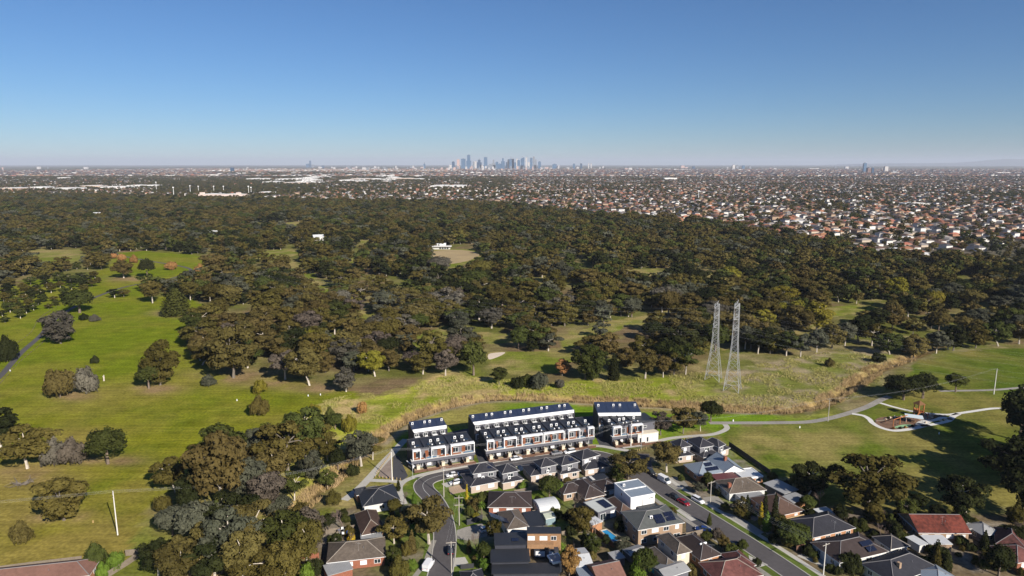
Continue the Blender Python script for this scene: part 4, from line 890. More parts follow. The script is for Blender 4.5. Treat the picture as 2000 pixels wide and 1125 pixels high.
# street and garden trees between those roofs
ta, tb = candidates(-7500, 7500, 750, 9500, 21)
u, v = proj(ta, tb); edge = np.interp(u, [p[0] for p in FOREST[:13]], [p[1] for p in FOREST[:13]])
nn = fbm(ta, tb, 260, 41); n5 = fbm(ta, tb, 500, 47)
pr = np.where(u > 1000, .66, .95) * np.where(nn < .36, 1.9, 1.0) * np.where(n5 > .5, 1.2, .8); pr = np.where(pip(u, v, RIDGE), 1, pr); pr = np.where((u > 300) & (u < 620) & (v > 352) & (v < 378), 1, pr)
kp = (u > -170) & (u < 2170) & (v < edge + 2) & (nr.random(u.size) < pr)
ta, tb = ta[kp], tb[kp]; n = len(ta); hh = nr.uniform(.55, 1.25, n); w = hh * nr.uniform(1.0, 1.6, n)
scatter('distant_suburb_trees', np.column_stack([ta, tb]), np.zeros(n), (np.column_stack([w, w, hh]), np.column_stack([np.zeros(n), np.zeros(n), nr.random(n) * 6.28])), nr.integers(0, len(PROTO), n), PROTO, 'street and garden trees between the far roofs', 'trees')
print('far houses', len(hx), 'far trees', n)

# ------------------------------------------------------------------ warehouses and other large far buildings
fm = {'w': mat('warehouse_white', (.72, .7, .68), .7, .08, .05), 't': mat('warehouse_tan', (.55, .42, .33), .8, .08, .05), 'g': mat('warehouse_grey', (.4, .42, .45), .7, .08, .05), 'b': mat('warehouse_blue_roof', (.06, .1, .2), .6, .08, .05), 'p': mat('pink_white_render', (.7, .56, .5), .8, .08, .05)}
def big_building(px, py, wpx, hm, dm, c, label, roof='w', group=None, tower=0):
    b = G(px, py); k = b.y / F * 1.02; w = wpx * k
    o = thing('warehouse', label, 'building', b, rnd.uniform(-.12, .12), group)
    MB().box(-w / 2, w / 2, 0, dm, 0, hm).build('wall', fm[c], o)
    rf = MB(); n = max(1, int(w / 60))
    for i in range(n):
        x0 = -w / 2 - .5 + i * (w + 1) / n; x1 = x0 + (w + 1) / n
        rf.add([(x0, -.6, hm + .02), (x1, -.6, hm + .02), (x1, dm + .6, hm + .02), (x0, dm + .6, hm + .02), ((x0 + x1) / 2, -.6, hm + 1.8), ((x0 + x1) / 2, dm + .6, hm + 1.8)], [(0, 1, 4), (1, 2, 5, 4), (2, 3, 5), (3, 0, 4, 5)])
    rf.build('roof', fm[roof], o)
    if tower:
        for s in (-1, 1): MB().box(s * w * .42 - 6, s * w * .42 + 6, -2, 10, 0, hm + tower).build('corner_tower', fm[c], o)
    return o
big_building(430, 386, 86, 11, 40, 'p', 'long pinkish white building with two corner towers beyond the left wood', 'w', tower=6)
big_building(318, 396, 60, 7, 50, 'w', 'low white building with a dark blue roof beside the stadium lights', 'b')
big_building(268, 393, 50, 6, 40, 'g', 'grey flat building left of the dark blue roof', 'g')
big_building(184, 391, 26, 6, 30, 'w', 'small white hall in the left wood', 'w')
for a, b, w, c in [(15, 372, 44, 't'), (70, 370, 36, 'w'), (122, 372, 52, 'w'), (176, 367, 40, 't'), (222, 369, 50, 'w'), (276, 366, 54, 'w')]:
    big_building(a, b, w, 10, 70, c, f'{"tan" if c == "t" else "white"} warehouse in the long row at the far left', 'w', 'warehouses at the far left')
big_building(52, 344, 52, 14, 90, 't', 'long tan hall near the left horizon', 't'); big_building(120, 350, 16, 12, 60, 'w', 'white block right of the long tan hall', 'w')
rw = random.Random(5)
for i in range(34):
    a = rw.uniform(490, 830); b = rw.uniform(344, 361) - (a > 700) * 4
    big_building(a, b, rw.uniform(14, 44) * (b - 320) / 36, rw.uniform(8, 13), rw.uniform(50, 110), rw.choice('wwwwt'), 'white warehouse in the crowded industrial estate left of the skyline', 'w', 'warehouses of the industrial estate')
big_building(872, 367, 62, 10, 120, 'w', 'large white shed right of the industrial estate', 'w'); big_building(520, 379, 28, 7, 40, 'w', 'white roof beside the light masts', 'w')
big_building(1790, 403, 44, 8, 30, 'w', 'long white building among the right-hand suburb roofs', 'w'); big_building(1570, 440, 34, 6, 20, 'w', 'white-roofed hall above the right of the wood', 'w')
big_building(1755, 352, 60, 8, 60, 'g', 'long grey station roof below the right-hand towers', 'b'); big_building(1820, 353, 50, 8, 60, 't', 'long pale shed right of the grey station roof', 'p')
for a, b, w in [(1908, 341, 22), (1925, 341, 24), (1960, 340, 28), (1990, 339, 26), (1440, 333, 20), (1330, 333, 26), (1400, 331, 16), (1310, 352, 24), (1200, 345, 22), (1160, 345, 18), (1085, 344, 14), (1060, 342, 12), (1530, 331, 18), (1590, 330, 20), (1640, 332, 16), (1240, 336, 18), (960, 343, 20), (930, 340, 22), (1290, 331, 30)]:
    big_building(a, b, w, rw.uniform(10, 22), 40, 'w', 'pale block scattered on the plain below the horizon', 'w', 'pale blocks below the horizon')
def pavilion(px, py):
    b = G(px, py); o = thing('pavilion', 'flat-roofed sports pavilion beside the tan oval in the wood', 'building', b, .05)
    MB().box(-14, 14, 0, 9, 0, 3.4).build('wall', M['offwhite'], o)
    MB().box(-15, 16, -2.5, 10, 3.4, 3.9).build('roof', M['offwhite'], o)
    for i in range(4): MB().box(0 + i * 3.2, 2.4 + i * 3.2, -.08, 0, .4, 2.8).build('window', M['glass'], o)
    MB().box(-4, 8, 14, 22, 0, 6).build('rear_block', M['white'], o)
pavilion(858, 487)
for a, b, l in [(622, 473, 'pale green roofed shed in the wood left of the oval'), (415, 463, 'white shed roof in the left wood'), (170, 425, 'small white roof deep in the left wood'), (190, 425, 'second small white roof deep in the left wood'), (225, 421, 'third small white roof deep in the left wood')]:
    q = G(a, b); o = thing('shed', l, 'shed', q, .4); MB().box(-7, 7, -5, 5, 0, 8).build('wall', M['offwhite'], o); r_ = MB(); r_.add([(-7.5, -5.5, 8), (7.5, -5.5, 8), (7.5, 5.5, 8), (-7.5, 5.5, 8), (-7.5, 0, 11), (7.5, 0, 11)], [(0, 1, 5, 4), (1, 2, 5), (2, 3, 4, 5), (3, 0, 4)]); r_.build('roof', M['metal_white'], o)
def mast(px, py, top, lab):
    b = G(px, py); h = ht(b, top); o = thing('light_mast', lab, 'light mast', b)
    MB().tube([(0, 0, 0), (0, 0, h)], [.9, .5], 6).build('pole', M['white'], o); MB().box(-2.5, 2.5, -.4, .4, h - 3, h).build('lamp_bank', M['white'], o)
for i, (a, b, t) in enumerate([(340, 388, 365), (306, 374, 355), (372, 378, 362), (388, 376, 363), (418, 376, 363), (437, 376, 363), (486, 380, 363), (491, 380, 365)]):
    mast(a, b, t, 'tall sports ground light mast nearest the white hall' if i == 0 else 'slim light mast in the group beyond the left wood')
    if i: COL.objects[-1] if False else None
for o in COL.objects:
    if o.get('label') == 'slim light mast in the group beyond the left wood': o['group'] = 'light masts beyond the left wood'
mast(1364, 392, 372, 'lone white mast rising above the suburb roofs')

# ------------------------------------------------------------------ city towers
TW = {'blue': mat('blue_glass_tower', (.07, .14, .24), .35, .1, .02, spec=.4, bands=('Z', 12, .4)), 'dblue': mat('dark_blue_tower', (.035, .075, .14), .4, .1, .02, bands=('Z', 12, .4)), 'grey': mat('grey_tower', (.22, .24, .27), .6, .1, .02, bands=('Z', 12, .4)), 'pale': mat('pale_concrete_tower', (.55, .52, .5), .8, .08, .02, bands=('Z', 12, .3)), 'pink': mat('pinkish_tower', (.55, .38, .33), .8, .08, .02, bands=('Z', 12, .3)), 'brown': mat('brown_tower', (.2, .13, .11), .8, .1, .02, bands=('Z', 12, .3))}
def tower(px, top, wpx, c, label, base=330.5, step=None, spire=None, slope=0, group=None, name='skyscraper', dep=.8):
    b = G(px, base); k = b.y / F; w = wpx * k / 2; d = w * dep * 2
    zt = H + (320.0 - top) * k
    o = thing(name, label, 'tower', b, 0, group)
    if step:
        zs = H + (320.0 - step[0]) * k; w2 = step[1] * k / 2
        MB().box(-w2, w2, 0, w2 * 1.6, 0, zs).build('podium', TW[c], o)
        MB().box(-w, w, .1 * w2, .1 * w2 + d, zs, zt).build('shaft', TW[c], o)
    else:
        m = MB(); m.box(-w, w, 0, d, 0, zt)
        if slope:
            for q in (4, 7): vq = m.v[q]; m.v[q] = (vq[0], vq[1], zt - slope * k)
        m.build('shaft', TW[c], o)
    MB().box(-w * .5, w * .5, d * .3, d * .7, zt + .1, zt + 9).build('plant_room', TW['grey'], o)
    if spire: MB().tube([(0, d / 2, zt), (0, d / 2, H + (320.0 - spire) * k)], [7, 3], 5).build('spire', TW['grey'], o)
for t in [(885.3, 315.9, 5, 'dblue', 'short dark blue tower at the left end of the skyline'), (895, 311.5, 5, 'pink', 'pinkish tower right of the short dark blue one'), (905, 310.5, 8, 'blue', 'broad blue tower left of the tallest'), (925, 316, 3, 'grey', 'thin grey tower right of the tallest'), (929, 315, 4, 'pale', 'cream tower between the tallest and the stepped spire tower'), (948.5, 307.6, 6.5, 'blue', 'tall twin-ribbed blue tower right of the spire tower'), (957, 321, 6, 'grey', 'low grey tower in the left gap of the skyline'), (970.5, 316.5, 5, 'blue', 'short blue tower beside the crowned one'), (976, 320, 6, 'blue', 'low pale-blue tower in the middle of the skyline'), (989.7, 317, 3.5, 'dblue', 'small dark tower on a white base left of the wide block'), (992.5, 312, 4, 'grey', 'grey slim tower left of the wide blue block'), (1002, 311, 4, 'dblue', 'dark tower on the right shoulder of the wide blue block'), (1005.6, 317.5, 5, 'blue', 'lower blue tower right of the wide block'), (1009.5, 310.5, 2.5, 'pale', 'thin cream tower right of the wide block'), (1013, 313, 5.5, 'blue', 'blue tower between the thin cream one and the sloped one'), (1028, 308, 3, 'pale', 'slim pale tower right of the sloped blue one'), (1032.6, 317, 4, 'pale', 'short pale tower right of the slim pale one'), (1037.5, 308.7, 4.5, 'blue', 'tall blue tower, left of the right-hand pair'), (1042.5, 306.5, 4, 'grey', 'tall grey-blue tower, right of the right-hand pair'), (1046.4, 312, 3, 'grey', 'slim grey tower behind the right-hand pair'), (1053.8, 315.6, 5, 'blue', 'blue tower at the right end of the main skyline'), (1083, 320.5, 8, 'blue', 'low blue block right of the main skyline'), (1121, 320, 4, 'blue', 'small lone blue tower right of the low blue block'), (1135, 319.5, 3.5, 'dblue', 'small dark tower far right of the skyline'), (1149.5, 319.5, 2, 'pale', 'left of two thin white towers right of the skyline'), (1154.5, 319.5, 2, 'pale', 'right of two thin white towers right of the skyline'), (940, 322, 6, 'pale', 'low pale tower in front of the spire tower'), (965, 322, 5, 'pale', 'low white tower in front of the crowned tower'), (1020, 323, 6, 'pale', 'low cream tower in front of the sloped blue one'), (1045, 322, 5, 'pale', 'low white tower in front of the right-hand pair'), (880, 322, 5, 'pale', 'low white block at the left foot of the skyline')]:
    tower(*t)
tower(915.5, 303.3, 6, 'blue', 'tallest blue tower of the skyline with a wider lower half', step=(314, 9)); tower(936, 312.5, 5, 'dblue', 'stepped blue tower with a spire left of the twin-ribbed one', step=(317, 9), spire=308.8)
tower(964, 312.6, 3.5, 'grey', 'grey crowned tower on a wider blue base', step=(318.5, 7)); tower(982.3, 309.6, 3, 'blue', 'narrow tall tower on a wide base in the middle of the skyline', step=(315, 7)); tower(998, 311, 11, 'blue', 'wide blue block with a faint spire in the middle of the skyline', spire=305); tower(1020.5, 307.4, 7, 'blue', 'large blue tower with a sloped top', slope=3)
tower(606, 314.2, 3, 'blue', 'tallest tower of the small left cluster', base=327); tower(602, 320, 8, 'blue', 'broad tower of the small left cluster', base=327); tower(611, 322, 4, 'grey', 'short tower right in the small left cluster', base=327); tower(630, 323.5, 5, 'dblue', 'dark low tower right of the small left cluster', base=328); tower(829, 320, 3, 'blue', 'lone thin tower with an antenna left of the skyline', spire=316.5)
tower(1689, 318.8, 5.5, 'blue', 'tall blue block standing alone on the right plain', base=337); tower(1699, 328, 9, 'brown', 'reddish brown block beside the tall blue one on the right', base=339); tower(1704.5, 327, 4, 'dblue', 'black slim block beside the reddish one on the right', base=340); tower(1731, 325, 6.5, 'pale', 'grey and white block on the right plain', base=337); tower(1748, 335.5, 15, 'pale', 'low white slab right of the grey and white block', base=340, dep=.3)
tower(1355, 324.5, 5, 'dblue', 'dark block on the plain right of the skyline', base=331); tower(1433, 322, 5, 'pale', 'pale block in the group far right of the skyline', base=331); tower(1440, 322.5, 5, 'grey', 'grey block in the group far right of the skyline', base=331); tower(1452, 323, 5, 'blue', 'bluish block in the group far right of the skyline', base=331); tower(1465, 324, 4, 'grey', 'last grey block in the group far right of the skyline', base=331)
tower(453, 327, 6, 'dblue', 'small blue block on the left plain near the horizon', base=336)
rw = random.Random(9)
for i in range(70):
    a = rw.gauss(700, 80) if i < 30 else rw.gauss(840, 25) if i < 40 else rw.uniform(1060, 1350) if i < 58 else rw.uniform(1400, 1900) if i < 64 else rw.uniform(0, 520)
    bs = rw.uniform(328, 333)
    tower(a, bs - abs(rw.gauss(1.8, 1.6)) - 1.0, rw.uniform(2, 7), rw.choice(['pale', 'pale', 'grey', 'pink']), 'pale low-rise block along the horizon ' + ('left of the skyline' if a < 870 else 'right of the skyline'), base=bs, group='pale blocks along the horizon', name='apartment_block')
for i in range(40):
    bs = rw.uniform(331, 334); tower(rw.uniform(872, 1062), bs - rw.uniform(3, 8), rw.uniform(2, 5), rw.choice(['pale', 'pale', 'pink', 'grey']), 'small pale block at the foot of the skyline', base=bs, group='pale blocks at the skyline foot', name='apartment_block')
# distant mountain on the right
m = MB(); D = 47000.0; prof = [(1660, 320.0), (1740, 319), (1850, 318), (1890, 315.5), (1920, 312.5), (1950, 310.5), (1985, 311.5), (2020, 313), (2080, 312), (2150, 315), (2260, 318), (2400, 320)]
P = [((a - 1000) / F * D, max(0, H + (320 - t) / F * D)) for a, t in prof]; v = []
for a, zt in P: v += [(a, D - 3500, -1), (a, D, zt), (a, D + 6000, -1)]
m.add(v, [f for i in range(len(P) - 1) for f in ((i * 3, i * 3 + 3, i * 3 + 4, i * 3 + 1), (i * 3 + 1, i * 3 + 4, i * 3 + 5, i * 3 + 2))])
tag(m.build('hill', mat('far_hill', (.07, .08, .05), .9, .2, .001)), kind='structure')
# ------------------------------------------------------------------ houses: volumes with walls, roofs, windows
FOOT = []      # footprints, so that planting keeps clear
def frame(FL, FR, z):
    A, B = G(*FL, z), G(*FR, z); d = B - A
    m = (A + B) / 2
    return Matrix.Translation((m.x, m.y, 0)) @ Matrix.Rotation(math.atan2(d.y, d.x), 4, 'Z'), math.hypot(d.x, d.y)
def under(o, parent, Mw):
    o.parent = parent; o.matrix_local = parent_inv(parent) @ Mw; return o
def parent_inv(p): return (Matrix.Translation(p.location) @ Matrix.Rotation(p.rotation_euler.z, 4, 'Z')).inverted()
WC = {}
def win_mesh(w, h, kind):
    k = (round(w, 2), round(h, 2), kind)
    if k not in WC:
        f = MB(); t = .09
        f.box(-w / 2, w / 2, -.06, .02, -h / 2, -h / 2 + t); f.box(-w / 2, w / 2, -.06, .02, h / 2 - t, h / 2)
        f.box(-w / 2, -w / 2 + t, -.06, .02, -h / 2 + t, h / 2 - t); f.box(w / 2 - t, w / 2, -.06, .02, -h / 2 + t, h / 2 - t)
        if w > 1.3: f.box(-.04, .04, -.055, .02, -h / 2 + t, h / 2 - t)
        p = MB().box(-w / 2 + t * .9, w / 2 - t * .9, -.03, .015, -h / 2 + t * .9, h / 2 - t * .9)
        WC[k] = (f.mesh('window', M['white']), p.mesh('pane', M[kind]))
    return WC[k]
def window(parent, Mw, x, y, z, w, h, kind='glass', rz=0):
    fm_, pm = win_mesh(w, h, kind)
    o = link('window', fm_); under(o, parent, Mw @ Matrix.Translation((x, y, z)) @ Matrix.Rotation(rz, 4, 'Z'))
    q = link('pane', pm, o); return o
def volume(parent, Mw, w, d, z0, z1, wall, roof='hip', rm='tile_dark', rise=None, over=.5, y0=0.0, x0=0.0, wins=True, ridge='ridge', storeys=None, blind=.5, wname='wall', trim='white'):
    """a storey block: front wall along local x at y0, depth d"""
    iw, idp = w - 2 * over, d - 2 * over; ya, yb = y0 + over, y0 + d - over; xa, xb = x0 - iw / 2, x0 + iw / 2
    B = lambda mb, n, m: under(mb.build(n, M[m] if isinstance(m, str) else m), parent, Mw)
    if roof == 'flat':
        B(MB().box(xa, xb, ya, yb, z0, z1 - .25), wname, wall)
        t = MB(); e = .25
        for q in ((x0 - w / 2, x0 + w / 2, y0, y0 + e), (x0 - w / 2, x0 + w / 2, y0 + d - e, y0 + d), (x0 - w / 2, x0 - w / 2 + e, y0 + e, y0 + d - e), (x0 + w / 2 - e, x0 + w / 2, y0 + e, y0 + d - e)): t.box(*q, z1 - .4, z1 + .15)
        B(t, 'parapet', trim)
        rf = B(MB().box(x0 - w / 2 + e, x0 + w / 2 - e, y0 + e, y0 + d - e, z1 - .249, z1), 'roof', rm)
        zt = z1
    elif roof == 'slab':
        B(MB().box(xa, xb, ya, yb, z0, z1), wname, wall)
        rf = B(MB().box(x0 - w / 2, x0 + w / 2, y0, y0 + d, z1 + .003, z1 + .2), 'roof', rm); zt = z1
    else:
        rise = rise or min(w, d) / 2 * .42
        zt = z1 + rise; W_, D_ = w / 2, d
        B(MB().box(xa, xb, ya, yb, z0, z1), wname, wall)
        if roof == 'hip':
            if w >= d: r1, r2 = (x0 - W_ + d / 2, y0 + d / 2), (x0 + W_ - d / 2, y0 + d / 2)
            else: r1, r2 = (x0, y0 + w / 2), (x0, y0 + d - w / 2)
        elif roof == 'gable': r1, r2 = (x0 - W_, y0 + d / 2), (x0 + W_, y0 + d / 2)
        else: r1, r2 = (x0, y0), (x0, y0 + d)     # gable facing front
        c = [(x0 - W_, y0), (x0 + W_, y0), (x0 + W_, y0 + d), (x0 - W_, y0 + d)]
        v = [(*q, z1 + .003) for q in c] + [(*r1, zt), (*r2, zt)] + [(*q, z1 - .14) for q in c]
        if roof == 'gablef' or (roof == 'hip' and w < d): fs = [(0, 1, 4), (1, 2, 5, 4), (2, 3, 5), (3, 0, 4, 5)]
        else: fs = [(0, 1, 5, 4), (1, 2, 5), (2, 3, 4, 5), (3, 0, 4)]
        if roof == 'gable': fs = [(0, 1, 5, 4), (2, 3, 4, 5)]
        if roof == 'gablef': fs = [(1, 2, 5, 4), (3, 0, 4, 5)]
        rf = B(MB().add(v[:6], fs), 'roof', rm)
        B(MB().add(v, [(0, 1, 7, 6), (1, 2, 8, 7), (2, 3, 9, 8), (3, 0, 6, 9), (9, 8, 7, 6)]), 'gutter', trim)
        if roof in ('gable', 'gablef'):
            gl = MB()
            if roof == 'gable':
                for s, q in ((-1, xa), (1, xb)): gl.add([(q, ya, z1), (q, yb, z1), (q, (ya + yb) / 2, zt - .25)], [(0, 1, 2)])
            else:
                for q in (ya, yb): gl.add([(xa, q, z1), (xb, q, z1), (x0, q, zt - .25)], [(0, 1, 2)])
            B(gl, 'gable', wall)
        rc = MB()
        rv = [Vector(q) for q in v]
        rc.tube([rv[4], rv[5]], .11, 5) if (rv[4] - rv[5]).length > .3 else None
        if roof == 'hip':
            for a, b in (((0, 4), (3, 4), (1, 5), (2, 5)) if w >= d else ((0, 4), (1, 4), (2, 5), (3, 5))): rc.tube([rv[a], rv[b]], .1, 5)
        if rc.v:
            q = rc.build('ridge_cap', M[ridge]); q.parent = rf
        vent = MB(); vx = x0 + w * .12; vent.tube([(vx, y0 + d * .3, z1), (vx, y0 + d * .3, z1 + rise * .62 + .35)], .08, 6); B(vent, 'vent_pipe', 'lgrey')
    c = [Mw @ Vector((x0 + s * w / 2, y0 + t * d, 0)) for s, t in ((-1, 0), (1, 0), (1, 1), (-1, 1))]
    FOOT.append([(q.x, q.y) for q in c])
    if wins:
        ns = storeys or max(1, round((z1 - z0) / 2.8)); hs = (z1 - z0) / ns
        for k in range(ns):
            zc = z0 + hs * k + min(1.55, hs * .56); wh = min(1.3, hs * .5)
            n = max(1, int(iw / 3.6))
            for i in range(n):
                ww = rnd.choice([1.2, 1.8, 2.2]) if iw > 4 else 1.2
                window(parent, Mw, xa + iw * (i + .5) / n, ya, zc, ww, wh, 'blind' if rnd.random() < blind else 'glass')
            n = max(1, int(idp / 4.5))
            for i in range(n):
                yy = ya + idp * (i + .5) / n
                window(parent, Mw, xa, yy, zc, 1.4, wh, 'glass', -math.pi / 2)
                window(parent, Mw, xb, yy, zc, 1.4, wh, 'glass', math.pi / 2)
                window(parent, Mw, xa + iw * (i + .5) / n, yb, zc, 1.4, wh, 'glass', math.pi)
    return zt
def house(label, FL, FR, depth, eave=2.9, name='house', cat='house', **k):
    Mw, w = frame(FL, FR, eave); o = thing(name, label, cat, Mw.translation, Mw.to_euler().z)
    volume(o, Mw, w, depth, 0, eave, **k); return o, Mw, w
def extra(parent, FL, FR, depth, eave, z0=0.0, **k):
    Mw, w = frame(FL, FR, eave); volume(parent, Mw, w, depth, z0, eave, **k); return Mw, w
def panels(parent, Mw, x, y, z, nx, ny, tilt, slope_x=0.0, pw=1.0, ph=1.65):
    """solar panels, each one a part, lying on a roof slope"""
    key = 'solar'; 
    if key not in WC: WC[key] = MB().box(-pw / 2 + .03, pw / 2 - .03, -ph / 2 + .03, ph / 2 - .03, 0, .05).mesh('solar_panel', M['solar'])
    R_ = Matrix.Translation((x, y, z)) @ Matrix.Rotation(slope_x, 4, 'Z') @ Matrix.Rotation(tilt, 4, 'X')
    for i in range(nx):
        for j in range(ny):
            o = link('solar_panel', WC[key]); under(o, parent, Mw @ R_ @ Matrix.Translation((i * pw, j * ph, .12)))
def hip_tilt(w, d, rise): return math.atan2(rise, min(w, d) / 2)
def acbox(parent, Mw, x, y, z, s=1.0):
    o = under(MB().box(-.45 * s, .45 * s, -.2 * s, .2 * s, 0, .9 * s).build('air_conditioner', M['white']), parent, Mw @ Matrix.Translation((x, y, z)))
    f = MB().tube([(0, -.205 * s, .45 * s), (0, -.23 * s, .45 * s)], .3 * s, 10).build('fan_grille', M['dgrey'], o)

# ------------------------------------------------------------------ the white-framed townhouses
def townhouses(label, FL, FR, ztop, depth, units, frames_, end=None):
    Mw, w = frame(FL, FR, ztop); o = thing('townhouse_row', label, 'townhouse', Mw.translation, Mw.to_euler().z)
    B = lambda mb, n, m, p=None: under(mb.build(n, M[m]), o, Mw)
    uw = w / units; L0 = -w / 2
    B(MB().box(-w / 2, w / 2, .6, depth, 0, ztop - .3), 'wall', 'lgrey')
    B(MB().box(-w / 2 - .05, -w / 2 + .2, .35, depth + .05, 0, ztop - .25), 'party_wall', 'dgrey'); B(MB().box(w / 2 - .2, w / 2 + .05, .35, depth + .05, 0, ztop - .25), 'party_wall', 'dgrey')
    fr = MB()
    fr.box(-w / 2, w / 2, .3, .6, ztop - .3, ztop + .12); fr.box(-w / 2, w / 2, depth - .2, depth, ztop - .3, ztop + .3)
    B(fr, 'parapet', 'dgrey')
    for i in range(units):
        x0 = L0 + uw * i; xm = x0 + uw / 2
        rf = B(MB().add([(x0 + .05, .6, ztop - .18), (x0 + uw - .05, .6, ztop - .18), (x0 + uw - .05, depth - .2, ztop + .12), (x0 + .05, depth - .2, ztop + .12), (x0 + .05, .6, ztop - .4), (x0 + uw - .05, .6, ztop - .4), (x0 + uw - .05, depth - .2, ztop - .4), (x0 + .05, depth - .2, ztop - .4)], [(0, 1, 2, 3), (0, 4, 5, 1), (1, 5, 6, 2), (2, 6, 7, 3), (3, 7, 4, 0)]), 'roof', 'metal_dark')
        if i: B(MB().box(x0 - .12, x0 + .12, .62, depth - .22, ztop - .3, ztop + .4), 'roof_divider', 'dgrey')
        s = 1 if i % 2 else -1
        acbox(o, Mw, xm + s * uw * .2, depth * .52, ztop, 1.05)
        B(MB().box(xm - s * .1 - .75, xm - s * .1 + .75, depth * .2, depth * .4, ztop - .05, ztop + .12), 'skylight', 'glass')
        B(MB().box(xm + s * .9 - .2, xm + s * .9 + .2, depth * .2, depth * .25, ztop, ztop + .35), 'roof_vent', 'white')
        # ground floor: door, window, blade wall, courtyard fence
        m_ = i % 2
        xd = x0 + (uw * .78 if m_ else uw * .22); xw = x0 + (uw * .36 if m_ else uw * .64)
        B(MB().box(xd - .5, xd + .5, .5, .58, .05, 2.25), 'door', 'dgrey')
        window(o, Mw, xw, .6, 1.45, 1.5, 1.7, 'blind' if i % 3 == 1 else 'glass')
        B(MB().box(x0 - .12, x0 + .12, -.6, .6, 0, 2.62), 'blade_wall', 'mgrey')
        if i % 2 == 0: B(MB().box(x0 + uw * .3, x0 + uw * .3 + 1.2, -.9, .3, 0, 1.5), 'meter_box_wall', 'cream')
        B(MB().box(x0 + .15, x0 + uw - .15, -3.3, -3.2, 0, 1.0), 'courtyard_fence', 'fence_b')
        B(MB().box(x0 - .06, x0 + .06, -3.2, -.6, 0, 1.55), 'dividing_fence', 'fence_b')
        B(MB().box(x0 + .1, x0 + uw - .1, -3.18, -.05, .01, .05), 'courtyard_paving', 'paver')
        if i % 2: B(MB().box(x0 - .08, x0 + .08, -1.0, .35, 3.92, 5.7), 'shaded_privacy_screen', 'dgrey')  # fin screen; the shade seen with it is put into its charcoal
        # upper windows behind the balcony
        window(o, Mw, xm, .6, 5.1, min(2.2, uw * .6), 2.0, 'glass')
        B(MB().box(x0 + .12, x0 + uw * .3, .48, .59, 3.95, 6.4), 'timber_panel', 'timber_o')
        B(MB().box(x0 + uw * .12, x0 + uw * .88, -.95, -.9, 4.0, 4.5), 'timber_balustrade', 'timber_o') if i % 3 != 1 else B(MB().box(x0 + uw * .12, x0 + uw * .88, -.95, -.9, 4.0, 4.5), 'glass_balustrade', 'glass_b')
    B(MB().box(-w / 2 - .6, w / 2 + .1, -1.25, .6, 2.65, 3.8), 'balcony_band', 'mgrey')
    B(MB().box(-w / 2 - .65, w / 2 + .12, -1.3, .58, 3.8, 3.92), 'coping', 'offwhite')
    for a, b in frames_:
        xa, xb = L0 + a * w, L0 + b * w; f = MB(); t = .25
        f.box(xa, xa + t, -1.05, .62, 3.92, ztop + .1); f.box(xb - t, xb, -1.05, .62, 3.92, ztop + .1); f.box(xa + t, xb - t, -1.05, .62, ztop - .42, ztop + .1)
        B(f, 'portal_frame', 'white')
        sf = B(MB().box(xa + t, xb - t, -.98, .6, ztop - .5, ztop - .43), 'soffit', 'timber_o')
    c = [Mw @ Vector((s * w / 2, t, 0)) for s, t in ((-1, -4), (1, -4), (1, depth), (-1, depth))]; FOOT.append([(q.x, q.y) for q in c])
    return o, Mw, w
fr2 = [((a - 949.7) / 209, (b - 949.7) / 209) for a, b in ((949.7, 963), (981.4, 1005.6), (1015, 1056.5), (1058.5, 1098), (1106.5, 1130), (1146.6, 1158.7))]
townhouses('white-framed two-storey townhouse row nearest the curved path, left of three', (805, 879), (925.5, 862), 7.6, 9.8, 5, [(0, .125), (.295, .525), (.61, 1.0)])
townhouses('longest white-framed townhouse row facing the street, middle of three', (950, 860), (1158.7, 832.7), 7.6, 10.4, 12, fr2)
o3, M3, w3 = townhouses('white-framed townhouse row with a cream end unit, right of three', (1196.5, 833.5), (1254, 826.5), 7.6, 10.6, 4, [(0, .27), (.58, 1.0)])
# cream end unit belongs to the third row
B3 = lambda mb, n, m: under(mb.build(n, M[m]), o3, M3)
B3(MB().box(w3 * .30, w3 / 2 + 6.6, -1.7, 3.4, 0, 3.6), 'end_unit_wall', 'offwhite'); B3(MB().box(w3 * .30 - .1, w3 / 2 + 6.7, -1.8, 3.5, 3.6, 3.85), 'end_unit_coping', 'cream')
B3(MB().box(w3 / 2 + .06, w3 / 2 + 6.4, 1.2, 10.4, 3.5, 7.3), 'end_unit_upper_wall', 'mgrey'); B3(MB().box(w3 / 2 + .06, w3 / 2 + 6.8, .9, 10.7, 7.3, 7.55), 'end_unit_roof', 'metal_dark'); B3(MB().box(w3 / 2 + .06, w3 / 2 + 6.3, 3.4, 10.3, 0, 3.5), 'end_unit_rear_wall', 'mgrey')
for xx, kk, yy, zz, ww, hh in [(w3 * .4, 'glass', -1.7, 1.2, 1.0, 2.1), (w3 / 2, 'blind', -1.7, 1.5, 1.1, 1.6), (w3 / 2 + 1.8, 'glass', -1.7, 1.2, .9, 2.1), (w3 / 2 + 3.4, 'blind', -1.7, 1.6, .6, 1.7), (w3 / 2 + 5.3, 'blind', -1.7, 1.8, 1.7, 1.2), (w3 / 2 + 2.0, 'glass', 1.2, 5.5, 1.6, 1.0)]: window(o3, M3, xx, yy, zz, ww, hh, kk)
B3(MB().box(w3 * .35, w3 / 2 + 6.5, -4.3, -4.2, 0, .9), 'courtyard_fence', 'fence_b')

